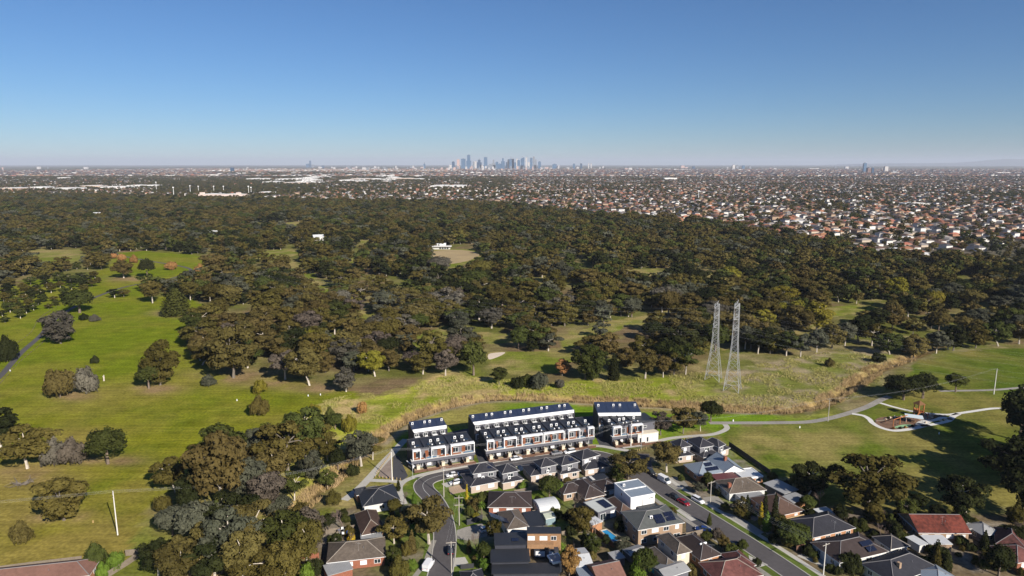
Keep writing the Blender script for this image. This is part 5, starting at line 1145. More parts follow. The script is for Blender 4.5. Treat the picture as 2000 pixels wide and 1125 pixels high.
def rear_row(label, FL, FR, ztop, depth, units, slope=False):
    Mw, w = frame(FL, FR, ztop); o = thing('townhouse_row', label, 'townhouse', Mw.translation, Mw.to_euler().z)
    B = lambda mb, n, m: under(mb.build(n, M[m]), o, Mw)
    uw = w / units
    B(MB().box(-w / 2, w / 2, .3, depth, 0, ztop - .3), 'wall', 'mgrey')
    B(MB().box(-w / 2 - .1, -w / 2 + .15, -3.4, depth, 0, ztop - .1), 'party_wall', 'dgrey'); B(MB().box(w / 2 - .15, w / 2 + .1, -.2, depth, 0, ztop - .1), 'party_wall', 'dgrey')
    B(MB().box(-w / 2 + .2, w / 2 - .2, -.1, .3, ztop - 1.25, ztop + .05), 'fascia', 'white')
    B(MB().box(-w / 2 + .16, w / 2 - .16, -3.3, .3, 0, ztop - 3.6), 'terrace_block', 'lgrey')
    B(MB().box(-w / 2 + .16, w / 2 - .16, -3.2, .28, ztop - 3.58, ztop - 3.5), 'terrace_deck', 'paver')
    for i in range(units):
        x0 = -w / 2 + uw * i; xm = x0 + uw / 2
        B(MB().add([(x0 + .05, .1, ztop - .1), (x0 + uw - .05, .1, ztop - .1), (x0 + uw - .05, depth, ztop + .9), (x0 + .05, depth, ztop + .9), (x0 + .05, .1, ztop - .35), (x0 + uw - .05, .1, ztop - .35), (x0 + uw - .05, depth, ztop - .35), (x0 + .05, depth, ztop - .35)], [(0, 1, 2, 3), (0, 4, 5, 1), (1, 5, 6, 2), (2, 6, 7, 3), (3, 7, 4, 0)]), 'roof', mat('blue_black_metal_roof', (.03, .04, .075), .28, .1, bands=('X', .4, .3), spec=.6))
        acbox(o, Mw, xm + (uw * .2 if i % 2 else -uw * .2), depth * .62, ztop + .55, .95)
        B(MB().box(x0 - .08, x0 + .08, -3.2, -.15, ztop - 3.5, ztop - 1.6), 'terrace_screen', 'dgrey')
        f = MB(); xa, xb = x0 + .3, x0 + uw - .3
        if i % 3 != 2:
            f.box(xa, xb, -3.5, -3.3, ztop - 4.1, ztop - 3.75); f.box(xa, xa + .3, -3.5, -3.3, ztop - 6.0, ztop - 4.1); f.box(xb - .3, xb, -3.5, -3.3, ztop - 6, ztop - 4.1); B(f, 'portal_frame', 'white')
        else: B(MB().box(xa, xb, -3.45, -3.32, ztop - 3.6, ztop - 2.6), 'balustrade', 'lgrey')
        g = MB(); g.box(xm - 1.0, xm + 1.0, -2.8, -.5, ztop - 2.72, ztop - 2.62)
        for sx in (-.95, .9):
            for sy in (-2.78, -.6): g.box(xm + sx, xm + sx + .06, sy, sy + .06, ztop - 3.5, ztop - 2.72)
        B(g, 'pergola', 'white') if i % 2 == 0 else acbox(o, Mw, xm, -1.5, ztop - 3.5, 1.2)
        window(o, Mw, xm, .3 if False else -.02 + .32, ztop - 2.55, 1.5, 1.5, 'glass')
        window(o, Mw, xm, -3.3, ztop - 6.2, 1.6, 1.2, 'glass')
    c = [Mw @ Vector((s * w / 2, t, 0)) for s, t in ((-1, -4), (1, -4), (1, depth), (-1, depth))]; FOOT.append([(q.x, q.y) for q in c])
    return o, Mw, w
rear_row('rear townhouse row with a blue-black roof, left behind the street row', (805, 840), (873, 830.5), 9.0, 6.8, 4)
rear_row('long rear townhouse row with white roof edge behind the middle street row', (923, 825), (1121.7, 800.5), 9.0, 6.4, 11)
rear_row('dark-roofed rear townhouse row on the right with black side walls', (1167, 807), (1253, 806), 9.0, 11, 4)
ob = thing('entry_sign_wall', 'dark entry wall with a white edge on the corner by the car park', 'wall', G(801, 917), R(-52)); MB().box(-2.2, 2.2, -.15, .15, 0, 2.4).build('slab', M['dgrey'], ob)
q = MB(); q.box(-2.4, 2.4, -.2, .2, 2.4, 2.6); q.box(2.2, 2.4, -.2, .2, 0, 2.4); q.build('white_frame', M['white'], ob); MB().box(-1.0, .6, -.18, -.15, .9, 1.25).build('name_plate', M['offwhite'], ob)

# ------------------------------------------------------------------ houses of the near streets
H_ = house
o, m, w = H_('single-storey house with charcoal hip roof between the wide footpath and the corner', (709, 990), (783, 977), 12.5, 2.9, rm='metal_dark', wall='offwhite', rise=2.3, blind=.3)
panels(o, m, -3.2, 8.6, 4.75, 4, 2, -.36); extra(o, (696, 968), (718, 963), 5, 2.9, wall='brick_o', rm='metal_dark', roof='gable', rise=1.4, wins=True)
o, m, w = H_('chocolate-tiled hip house behind the red-brick house on the curve', (706, 1046), (752, 1037), 13.5, 2.9, rm='tile_brown', wall='brick_o', ridge='ridge_b', rise=2.6)
extra(o, (705, 1058), (748, 1052), 4.6, 2.5, wall='sandstone', rm='metal_grey', roof='slab', over=.3, wins=False)
o, m, w = H_('red-brick house with a long weathered grey-brown hip roof at the bottom edge', (637, 1100), (754, 1087), 10.5, 2.9, rm='tile_grey', wall='brick_r', ridge='ridge_b', rise=2.6, blind=.8)
o, m, w = H_('flat grey carport roof in front of the red-brick house', (640, 1126), (690, 1112), 5.5, 2.5, name='carport', cat='carport', wall='brick_r', roof='slab', rm='metal_grey', wins=False, over=.2)
def unit_pair(label, lowL, lowR, upL, upR, dl, du, wall2='lgrey'):
    o, m, w = H_(label, lowL, lowR, dl, 2.8, rm='tile_dark', wall='brick_g', rise=1.7, blind=.9)
    mu_, wu = extra(o, upL, upR, du, 5.6, z0=2.8, wall=wall2, rm='tile_dark', rise=1.9, blind=.6)
    acbox(o, mu_, -wu * .1, .1, 3.3, 1.1)
    return o, mu_, wu
o, m, w = unit_pair('two-storey unit with dark hip roofs nearest the street bend', (918.5, 951), (976, 940), (923, 926), (973, 919), 10.5, 7.0); panels(o, m, 1.6, 2.0, 6.5, 2, 1, .45)
unit_pair('two-storey dark-roofed unit, second from the street bend', (981, 944), (1024, 936), (980.6, 926), (1015, 919), 9.0, 6.5)
unit_pair('two-storey dark-roofed unit, third from the bend behind the garden tree', (1036, 930), (1090, 921), (1056, 914), (1090, 907), 9.0, 6.2)
o, m, w = unit_pair('two-storey dark-roofed unit, fourth from the street bend', (1094, 927), (1135, 919), (1096.7, 910), (1133, 901.5), 9.0, 6.5); panels(o, m, .5, 1.6, 6.4, 2, 1, .5)
unit_pair('two-storey dark-roofed unit by the road corner, fifth from the bend', (1142, 918), (1192, 911), (1137, 898.5), (1173, 888), 9.0, 7.0)
o, m, w = H_('red-brick house with a wide dark hip roof below the units', (952, 991), (1040, 991), 11, 2.8, rm='tile_choc', wall='brick_r', rise=2.4, blind=.9)
o, m, w = H_('white-walled house with solar panels on a grey hip roof', (990, 1035), (1034, 1028), 11, 3.6, rm='tile_grey', wall='offwhite', rise=1.9, blind=.1); panels(o, m, -2.8, 2.6, 4.55, 3, 4, hip_tilt(w, 11, 1.9), R(90))
o, m, w = H_('black slatted pergola roof behind the solar house', (1034, 1030), (1066, 1026), 9, 2.7, name='pergola', cat='pergola', wall='mgrey', roof='slab', rm='metal_dark', wins=False, over=.3)
o, m, w = H_('pale green-grey steel shed on the back lawn', (1066, 1014), (1086, 1010), 4.5, 2.3, name='shed', cat='shed', wall=mat('green_grey_steel', (.2, .27, .3), .6, .1), roof='gable', rm=mat('pale_green_steel_roof', (.38, .41, .33), .6, .1), rise=.7, over=.1, wins=False)
# shed with a curved white roof
Mw, w = frame((1054, 998), (1094, 991), 2.2); o = thing('curved_roof_shed', 'shed with a curved white steel roof below the leafless tree', 'shed', Mw.translation, Mw.to_euler().z)
under(MB().box(-w / 2 + .1, w / 2 - .1, 0, 6.5, 0, 2.2).build('wall', M['offwhite']), o, Mw); rf = MB(); n = 10
v = []
for i in range(n + 1):
    t = math.pi * i / n; v += [(-w / 2, 3.25 - 3.45 * math.cos(t), 2.2 + 1.5 * math.sin(t)), (w / 2, 3.25 - 3.45 * math.cos(t), 2.2 + 1.5 * math.sin(t))]
rf.add(v, [(2 * i, 2 * i + 1, 2 * i + 3, 2 * i + 2) for i in range(n)] + [tuple(range(0, 2 * n + 2, 2)), tuple(range(2 * n + 1, 0, -2))]); under(rf.build('roof', M['metal_white']), o, Mw)
# modern house with dark roofs and timber cladding
Mw, w = frame((958, 1100), (1036, 1098), 3.4); o = thing('modern_house', 'modern house with charcoal roofs and a timber-clad two-storey block', 'house', Mw.translation, Mw.to_euler().z)
volume(o, Mw, w, 6.5, 0, 3.4, M['dgrey'], 'slab', 'metal_dark', over=.4, blind=.6); volume(o, Mw, w - 1.5, 6.6, 0, 4.4, M['dgrey'], 'slab', 'metal_dark', y0=6.8, x0=.4, over=.2, wins=False)
panels(o, Mw, 1.2, 9.2, 4.65, 2, 1, 0)
M2, w2 = frame((1030, 1043), (1096, 1043), 7.0)
B = lambda mb, n_, m_: under(mb.build(n_, M[m_]), o, M2)
B(MB().box(-w2 / 2, w2 / 2, .2, 3.4, 0, 7.0), 'timber_wall', 'timber'); B(MB().box(-w2 / 2 - .1, w2 / 2 + .1, .1, 3.5, 7.0, 7.25), 'timber_block_roof', 'metal_dark'); B(MB().box(-w2 / 2 - .05, w2 * .28, -1.6, .2, 3.4, 4.7), 'timber_balcony', 'timber'); B(MB().box(-w2 * .3, w2 * .42, -1.2, .2, .2, 2.9), 'lower_bay', 'dgrey')
for xx, yy, zz, ww, hh, kk in [(-w2 * .38, .2, 5.6, 2.0, 1.3, 'blind'), (-w2 * .02, .2, 5.6, 2.2, 1.3, 'blind'), (w2 * .28, .2, 5.6, 1.6, 1.3, 'glass'), (-w2 * .12, -1.2, 1.6, 2.6, 1.6, 'blind'), (w2 * .2, -1.2, 1.6, 1.3, 1.6, 'blind')]: window(o, M2, xx, yy, zz, ww, hh, kk)
extra(o, (1080, 1100), (1102, 1095), 4, 3.6, wall='offwhite', roof='flat', rm='metal_grey', wins=True); extra(o, (960, 1122), (1095, 1121), 5, 2.6, wall='dgrey', roof='slab', rm='metal_dark', wins=False)
# chocolate-roofed house, white cube, flat-roofed extension
o, m, w = H_('wide house with brown hip roofs and a skylit verandah right of the units', (1142, 975), (1184, 966), 13, 2.8, rm='tile_choc', wall='brick_t', rise=2.3)
extra(o, (1100, 966), (1146, 957), 7, 2.8, wall='brick_t', rm='tile_choc', rise=1.7); mv, wv = extra(o, (1130, 946), (1190, 934), 4, 2.6, wall='brick_t', roof='slab', rm='metal_dark', wins=False)
for i in range(3): under(MB().box(-wv / 2 + 1 + i * 2.4, -wv / 2 + 2 + i * 2.4, .5, 3.5, 2.81, 2.86).build('skylight', M['offwhite']), o, mv)
extra(o, (1180, 960), (1212, 952), 8, 2.8, wall='brick_t', rm='tile_choc', rise=1.7)
Mw, w = frame((1232, 973), (1280, 964), 6.2); o = thing('white_cube_house', 'white two-storey box house with a blue-grey flat roof', 'house', Mw.translation, Mw.to_euler().z)
volume(o, Mw, w, 11, 0, 6.2, M['white'], 'flat', 'metal_blue', over=.12, wins=False); window(o, Mw, w * .32, .12, 5.0, 1.8, .45, 'glass'); window(o, Mw, -w * .28, .12, 4.3, 1.0, .4, 'blind'); window(o, Mw, -w / 2 + .12, 6, 4.6, .9, 1.0, 'glass', -math.pi / 2)
under(MB().box(-w / 2 + .4, w / 2 - .4, 5.2, 5.5, 6.2, 6.45).build('roof_step', M['white']), o, Mw); acbox(o, Mw, -2.5, 8, 6.2, .9); under(MB().tube([(0, .06, .2), (0, .06, 5)], .06, 6).build('downpipe', M['dgrey']), o, Mw)
extra(o, (1262, 1004), (1296, 994), 7.5, 2.7, wall='offwhite', roof='slab', rm='metal_dark', wins=True)
Mw, w = frame((1168, 1003), (1208, 990.5), 3.2); o = thing('flat_roof_extension', 'grey box extension with a pale flat roof and solar panels', 'house', Mw.translation, Mw.to_euler().z)
volume(o, Mw, w, 8, 0, 3.2, M['mgrey'], 'flat', mat('pale_membrane_roof', (.45, .47, .45), .7, .08), over=.1, wins=False, trim='mgrey'); window(o, Mw, -w * .25, .1, 1.5, 2.2, 2.3, 'glass'); window(o, Mw, w * .25, .1, 1.5, 2.2, 2.3, 'blind'); panels(o, Mw, .4, 2.2, 3.15, 3, 3, .03)
o, m, w = H_('small brown hip-roofed house left of the white box house', (1212, 1003), (1236, 997), 9.5, 2.8, rm='tile_brown', wall='brick_b', rise=1.9)
o, m, w = H_('small pale-roofed brick outbuilding above the swimming pool', (1157, 1027), (1178, 1019), 5, 2.5, name='outbuilding', cat='shed', wall='brick_o', roof='slab', rm='metal_white', wins=False, over=.2)
# brick two-storey with solar
Mw, w = frame((1245.6, 1036), (1338, 1020.5), 5.5); o = thing('brick_house', 'two-storey tan brick house with a dark hip roof full of solar panels', 'house', Mw.translation, Mw.to_euler().z)
volume(o, Mw, w, 11.5, 0, 5.5, M['brick_t'], 'hip', mat('green_grey_tile', (.1, .105, .1), .7, .2, 1, bands=('Z', .16, .4), bump=.5), rise=2.3, blind=.25)
tl = hip_tilt(w, 11.5, 2.3); panels(o, Mw, -.6, 1.6, 6.25, 3, 2, tl); panels(o, Mw, 3.0, 1.9, 6.35, 3, 2, tl); acbox(o, Mw, -1.8, 3.2, 6.6, 1.0)
o, m, w = H_('tall cream unit with a ribbed brown hip roof in the lower middle', (1322, 1084), (1352, 1077), 10.5, 5.2, rm='tile_grey', wall='cream', rise=1.8, blind=.9, ridge='ridge_b'); extra(o, (1301, 1110), (1324, 1103), 10, 2.6, wall='cream', rm='tile_grey', rise=1.5, wins=False)
o, m, w = H_('orange brick house with a dark roof and a roof water heater', (1368, 1095), (1411, 1083), 12.5, 2.9, rm='tile_choc', wall='brick_o', rise=2.4); panels(o, m, -.6, 2.3, 4.05, 3, 1, hip_tilt(w, 12.5, 2.4)); under(MB().tube([(-.9, 4.0, 4.9), (1.3, 4.0, 4.9)], .3, 8).build('water_tank', M['white']), o, m)
o, m, w = H_('house with faded maroon tiles cut by the bottom edge', (1404, 1140), (1492, 1123), 10, 2.9, rm='tile_maroon', wall='brick_r', rise=2.6, ridge='ridge_b'); extra(o, (1440, 1112), (1478, 1104), 8, 2.9, wall='brick_r', rm='tile_maroon', rise=1.9, wins=False)
o, m, w = H_('low grey steel roof between the maroon and cream houses', (1300, 1130), (1350, 1114), 6, 2.6, name='shed', cat='shed', wall='mgrey', roof='gable', rm='metal_grey', wins=False, rise=.9)
o, m, w = H_('long grey ridged shed roof with translucent strips in the lower middle', (1124, 1108), (1160, 1104), 9, 2.8, name='shed', cat='shed', wall='offwhite', roof='gable', rm='metal_white', rise=1.0, wins=False)
o, m, w = H_('small white garden shed with one window behind the pool', (1154, 1055), (1167, 1053), 3.5, 2.2, name='garden_shed', cat='shed', wall='white', roof='gable', rm='metal_grey', rise=.5, over=.15, wins=True)
o, m, w = H_('small square grey gazebo roof below the swimming pool', (1200, 1095), (1222, 1090), 4, 2.4, name='gazebo', cat='gazebo', wall='mgrey', roof='slab', rm='metal_grey', wins=False, over=.2)
o, m, w = H_('orange-brown tiled house cut by the bottom edge', (1170, 1140), (1225, 1128), 9, 2.8, rm='tile_pink', wall='brick_o', rise=2.2, roof='gable'); o, m, w = H_('pale blue flat shed at the bottom edge', (1134, 1132), (1165, 1128), 6, 2.5, name='shed', cat='shed', wall='lgrey', roof='slab', rm='metal_blue', wins=False)
o, m, w = H_('small grey skillion shed right of the swimming pool', (1236, 1090), (1268, 1080), 5, 2.5, name='shed', cat='shed', wall='mgrey', roof='gable', rm='metal_grey', wins=False, rise=.7)
# right-hand side of the straight street
unit_pair('new dark-roofed two-storey unit on the right street, left of three', (1318, 893), (1357, 888), (1328, 875), (1352, 870.5), 9, 6.5)
o, m, w = unit_pair('new dark-roofed two-storey unit on the right street, middle of three', (1374, 894), (1409, 886), (1367, 875), (1398, 870), 9, 9); panels(o, m, .3, 2.0, 6.4, 2, 1, .45)
unit_pair('new dark-roofed unit by the park fence, right of three', (1404, 883), (1427, 875), (1404, 874), (1418, 868), 9, 7)
o, m, w = H_('house with a blue-grey metal roof, white gable and solar panels', (1364, 930), (1416, 922), 10, 2.9, rm='metal_blue', wall='brick_o', rise=2.6, roof='hip'); panels(o, m, -.8, 1.8, 3.9, 5, 1, hip_tilt(w, 10, 2.6)); panels(o, m, -.3, 3.6, 4.8, 3, 1, hip_tilt(w, 10, 2.6))
me_, we_ = extra(o, (1413, 924), (1456, 919), 12, 2.9, wall='white', rm='metal_blue', roof='gablef', rise=2.4); under(MB().box(-1.0, .0, 5, 6, 3, 6.4).build('chimney', M['brick_r']), o, me_)
o, m, w = H_('maroon low-pitched roof beside the white flat roof', (1402, 941), (1447, 936), 5.5, 2.7, wall='brick_b', roof='slab', rm='metal_maroon', wins=False)
o, m, w = H_('orange brick garage with a flat white roof', (1452, 935), (1491, 930), 7, 2.7, name='garage', cat='garage', wall='brick_o', roof='flat', rm='metal_white', over=.1, blind=0)
o, m, w = H_('house with weathered brown hip roof and brick chimney by the power pole', (1424, 965), (1498, 957), 10, 2.9, rm='tile_grey', wall='offwhite', rise=2.7, ridge='ridge_b'); under(MB().box(-w / 2 + 1.2, -w / 2 + 2.2, 2.5, 3.5, 2.9, 5.2).build('chimney', M['brick_r']), o, m)
o, m, w = H_('pale flat carport in front of the brown hip roof', (1446, 975), (1494, 969), 5, 2.5, name='carport', cat='carport', wall='offwhite', roof='slab', rm='metal_grey', wins=False, over=.25)
o, m, w = H_('brick house with reddish brown roof behind the dark pencil pines', (1518, 1009), (1572, 997), 13, 2.9, rm='tile_brown', wall='brick_o', rise=2.8)
o, m, w = H_('long pale shed roof under the dark gum', (1532, 966), (1560, 957), 9, 2.6, name='shed', cat='shed', wall='mgrey', roof='slab', rm='metal_grey', wins=False); o, m, w = H_('grey shed with an orange-edged awning behind the brick house', (1546, 985), (1578, 974), 5, 2.6, name='shed', cat='shed', wall='brick_o', roof='slab', rm='metal_grey', wins=False)
o, m, w = H_('small white-roofed shed beside the park edge', (1610, 1010), (1636, 1005), 5, 2.5, name='shed', cat='shed', wall='offwhite', roof='slab', rm='metal_white', wins=False)
o, m, w = H_('brick house with a large dark tiled hip roof beside the brown fence', (1587, 1051), (1672, 1031), 11, 2.9, rm='tile_dark', wall='brick_o', rise=2.6, blind=.4)
o, m, w = H_('dark roofed house with blue solar panels and white fascia', (1640, 1100), (1737, 1077), 11, 2.9, rm='tile_choc', wall='offwhite', rise=2.5); panels(o, m, 2.6, 1.4, 3.85, 3, 1, hip_tilt(w, 11, 2.5)); panels(o, m, 2.0, 3.2, 4.6, 4, 1, hip_tilt(w, 11, 2.5))
o, m, w = H_('dark house with a tan chimney at the lower right', (1746, 1140), (1833, 1108), 10, 2.9, rm='tile_dark', wall='cream', rise=2.7); under(MB().box(-3.6, -2.8, 2.5, 3.4, 2.9, 5.8).build('chimney', M['brick_t']), o, m)
o, m, w = H_('brick house with a long bright red tiled roof', (1794, 1041), (1898, 1042), 11.5, 2.9, rm='tile_red', wall='brick_t', rise=2.9, roof='gable', blind=.8)
o, m, w = H_('dark hip-roofed house with a white roof edge left of the red roof', (1740, 1073), (1778, 1066), 7, 2.8, rm='tile_dark', wall='offwhite', rise=1.8, ridge='ridge_b')
o, m, w = H_('flat white garage roof in front of the red roof', (1816, 1064), (1861, 1064), 5, 2.5, name='garage', cat='garage', wall='brick_t', roof='slab', rm='metal_white', wins=False, over=.15); o, m, w = H_('small pale shed left of the flat white garage roof', (1797, 1067), (1814, 1063), 5, 2.4, name='shed', cat='shed', wall='offwhite', roof='slab', rm='metal_white', wins=False)
o, m, w = H_('terracotta-tiled house at the right edge', (1944, 1062), (2010, 1078), 11, 2.9, rm='tile_maroon', wall='brick_r', rise=2.6); extra(o, (1988, 1100), (2040, 1092), 9, 2.9, wall='brick_r', rm='tile_maroon', rise=2.2)
o, m, w = H_('grey roof corner between the red and terracotta roofs', (1922, 1047), (1958, 1041), 7, 2.8, wall='mgrey', rm='metal_grey', rise=1.6)
o, m, w = H_('brown-roofed house cut by the lower left corner behind the paling fence', (-60, 1150), (175, 1124), 9, 2.8, wall='brick_o', rm='tile_pink', rise=2.0)
o, m, w = H_('blue-grey ridge roof cut by the bottom edge at the right', (1835, 1146), (1880, 1134), 8, 2.8, wall='mgrey', rm='metal_blue', rise=1.6)
o, m, w = H_('dark house between the parked dark car and the timber house', (905, 1146), (950, 1140), 7, 2.6, wall='mgrey', rm='tile_dark', rise=1.5)
# white pergola by the red roof
o = thing('timber_pergola', 'white open pergola at the end of the long red roof', 'pergola', G(1893, 1050), .1); P_ = MB()
for i in range(2):
    for j in range(2): MB().box(-2.5 + i * 4.8, -2.35 + i * 4.8, -.1 + j * 6, .05 + j * 6, 0, 2.6).build('post', M['offwhite'], o)
for i in range(5): MB().box(-2.6 + i * 1.22, -2.5 + i * 1.22, -.4, 6.3, 2.6, 2.75).build('rafter', M['offwhite'], o)
for j in (-.1, 3, 6): MB().box(-2.8, 2.7, j, j + .12, 2.76, 2.9).build('beam', M['offwhite'], o)
# pool
o = thing('swimming_pool', 'bright blue backyard swimming pool half in shade', 'pool', G(1192, 1047)); pw = [G(*q) for q in [(1173, 1037), (1185, 1034.5), (1213, 1055), (1198, 1060.5)]]; ctr = G(1192, 1047)
MB().prism([(q.x - ctr.x, q.y - ctr.y) for q in pw], -.3, .06).build('water', M['pool'], o)
cp = [Vector((q.x - ctr.x, q.y - ctr.y, 0)) for q in pw]; e = MB()
for a, b in zip(cp, cp[1:] + cp[:1]): e.bar((a.x, a.y, .08), (b.x, b.y, .08), .22)
e.build('coping', M['sandstone'], o)
o = thing('pool_cover', 'turquoise covered spa pool by the tall dark green tree', 'pool', G(1285, 1117), .3); MB().box(-2, 2, -1.3, 1.3, 0, .7).build('tub', M['mgrey'], o); MB().box(-2.1, 2.1, -1.4, 1.4, .7, .82).build('cover', M['turq'], o)
# ------------------------------------------------------------------ transmission towers
def pylon(px, py, top, label, rz):
    b = G(px, py); h = ht(b, top); o = thing('transmission_tower', label, 'pylon', b, rz)
    prof = [(0, 3.7), (h * .16, 2.95), (h * .36, 1.95), (h * .55, 1.35), (h * .72, 1.2), (h * .86, 1.1), (h * .97, 1.0)]
    C4 = [(-1, -1), (1, -1), (1, 1), (-1, 1)]
    for cx, cy in C4:
        mb = MB()
        for (z0, r0), (z1, r1) in zip(prof, prof[1:]): mb.bar((cx * r0, cy * r0, z0), (cx * r1, cy * r1, z1), .13)
        mb.build('leg', M['steel'], o)
    br = MB()
    def rad(z):
        for (z0, r0), (z1, r1) in zip(prof, prof[1:]):
            if z <= z1: return r0 + (r1 - r0) * (z - z0) / (z1 - z0)
        return prof[-1][1]
    z = h * .08; zs = [z]
    while z < h * .97: z = min(z + rad(z) * 1.75, h * .97); zs.append(z)
    for za, zb in zip(zs, zs[1:]):
        ra, rb = rad(za), rad(zb)
        for k in range(4):
            (ax, ay), (bx, by) = C4[k], C4[(k + 1) % 4]
            br.bar((ax * ra, ay * ra, za), (bx * rb, by * rb, zb), .055); br.bar((bx * ra, by * ra, za), (ax * rb, ay * rb, zb), .055); br.bar((ax * rb, ay * rb, zb), (bx * rb, by * rb, zb), .05)
    for k in range(4):
        (ax, ay), (bx, by) = C4[k], C4[(k + 1) % 4]; ra = rad(zs[0]); m_ = ((ax + bx) / 2 * ra, (ay + by) / 2 * ra, zs[0])
        br.bar((ax * 3.7, ay * 3.7, 0), m_, .08); br.bar((bx * 3.7, by * 3.7, 0), m_, .08); br.bar((ax * ra, ay * ra, zs[0]), (bx * ra, by * ra, zs[0]), .08)
    br.build('bracing', M['steel'], o); tips = []
    for zz, ln in ((h * .68, 5.6), (h * .80, 6.6), (h * .92, 5.6)):
        for s in (-1, 1):
            r = rad(zz); a = MB(); tip = (0, s * ln, zz + .9)
            for c in (-1, 1): a.bar((c * r, s * r, zz), tip, .09); a.bar((c * r, s * r, zz + 2), tip, .09); a.bar((c * r * .5, s * (r + ln) / 2, zz + .45), (-c * r, s * r, zz), .06)
            a.build('crossarm', M['steel'], o)
            MB().tube([(0, s * ln, zz + .9), (0, s * ln, zz - 1.6)], .16, 6).build('insulator', M['insul'], o); tips.append((0, s * ln, zz - 1.6))
    for s in (-1, 1): MB().bar((0, s * 1.0, h * .97), (0, s * 2.4, h), .1).bar((0, -s * .9, h * .97), (0, s * 2.4, h), .08).build('earth_peak', M['steel'], o)
    Mw = Matrix.Translation(b) @ Matrix.Rotation(rz, 4, 'Z'); return [Mw @ Vector(t) for t in tips]
tA = pylon(1393, 741, 589, 'left of two tall lattice transmission towers behind the reeds', R(-28)); tB = pylon(1430, 762, 587, 'right and nearer of two tall lattice transmission towers', R(-28))
def wire(a, b, sag, label, r=.035, group=None):
    P = []
    for i in range(17):
        t = i / 16; q = a.lerp(b, t); P.append((q.x, q.y, q.z - 4 * sag * t * (1 - t)))
    return tag(MB().tube(P, r, 4).build('power_line', M['wire']), label, 'power line', group)
dirA = Matrix.Rotation(R(-28), 3, 'Z') @ Vector((1, 0, 0))
for k, (t, nm) in enumerate([(q, 'left') for q in tA] + [(q, 'right') for q in tB]):
    for s in (-1, 1): wire(t, t + dirA * s * 330 + Vector((0, 0, 2)), 9, f'high voltage conductor hung from the {nm} transmission tower', .006, f'conductors of the {nm} tower')

# ------------------------------------------------------------------ power poles and wires
def pole(px, py, top, label, m='pole', arms=((.3, 2.2),), rz=0.0, r=.17, lamp=False, tr=False, name='power_pole'):
    b = G(px, py); h = ht(b, top); o = thing(name, label, 'power pole' if not lamp or arms else 'street lamp', b, rz)
    MB().tube([(0, 0, -.3), (0, 0, h)], [r, r * .62], 8).build('pole', M[m], o); tips = []
    for dz, w in arms:
        a = MB().box(-w / 2, w / 2, -.16, -.04, h - dz - .14, h - dz).build('crossarm', M['pole'], o)
        for x_ in (-w * .46, -w * .18, w * .18, w * .46):
            MB().tube([(x_, -.1, h - dz), (x_, -.1, h - dz + .22)], .06, 6).build('insulator', M['insul'], o); tips.append((x_, -.1, h - dz + .2))
    if lamp: MB().bar((0, 0, h - .6), (0, -1.8, h - .2), .05).build('lamp_arm', M['steel'], o); MB().box(-.14, .14, -2.3, -1.7, h - .28, h - .14).build('lamp_head', M['white'], o)
    if tr: MB().tube([(0, -.45, h - 3), (0, -.45, h - 1.9)], .32, 8).build('transformer', M['mgrey'], o)
    Mw = Matrix.Translation(b) @ Matrix.Rotation(rz, 4, 'Z'); return [Mw @ Vector(t) for t in tips]
g = R(20)
p0 = pole(230, 1045, 959, 'tall pale concrete power pole alone on the near lawn', 'polec', ((.4, 2.4), (1.6, 1.6)), R(-65), .2)
p1 = pole(766, 938, 878, 'pale power pole between the car park and the wide footpath', 'polec', ((.3, 2.4),), R(-70), .22)
p2 = pole(1232, 871, 823, 'pale power pole in front of the cream end townhouse', 'polec', ((.3, 2.4), (1.4, 1.6)), R(-70), .22)
p3 = pole(1617, 823, 779, 'thin power pole beside the park path left of the playground', 'pole', ((.3, 2.2),), R(-70)); p4 = pole(1941, 770, 720, 'tall pale pole at the far right of the park', 'polec', ((.3, 2.2),), R(-70), .22)
q0 = pole(867, 971, 912, 'timber power pole at the inside of the street bend', 'pole', ((.3, 1.6),), R(10), lamp=True); q1 = pole(897, 1026, 968, 'power pole with two crossarms by the corner garden fence', 'pole', ((.6, 2.8), (3.0, 2.8)), R(5)); q2 = pole(882, 1120, 1057, 'power pole on the kerb beside the parked dark car', 'pole', ((.3, 2.8),), R(8), tr=True)
s1 = pole(1387, 985, 940, 'timber power pole on the straight street near the white wagon', 'pole', ((.3, 2.8),), R(28)); s2 = pole(1608, 1122, 1061, 'pale power pole at the lower end of the straight street', 'polec', ((.3, 2.8),), R(28))
s0 = pole(1252, 877, 842, 'slim street light at the closed end of the straight street', 'steel', (), 0, .09, True, name='street_lamp'); pole(806, 935, 905, 'slim street light by the entry wall', 'steel', (), R(30), .08, True, name='street_lamp'); pole(1150, 873, 848, 'slim street light on the footpath by the middle townhouses', 'steel', (), R(20), .08, True, name='street_lamp')
def span(A, B_, n, sag, nm):
    for i in range(n): wire(A[i], B_[i], sag, f'power wire strung {nm}', .01, 'wires ' + nm)
off = Vector((-230, -35, 3)); span([p + off for p in p0], p0, 3, 3, 'from the lawn pole to the left edge'); span(p0, p1, 3, 3.2, 'from the lawn pole to the car park pole'); span(p1, p2, 3, 2.5, 'along the townhouse roofs'); span(p2, p3, 2, 3, 'from the townhouses to the park'); span(p3, p4, 2, 3, 'across the playground lawn')
span(q0, q1, 4, .8, 'along the upper curved street'); span(q1, q2, 4, .8, 'along the lower curved street'); span(s1, s2, 4, 1.8, 'along the straight street'); span(q0, p2, 2, 3, 'above the unit roofs')

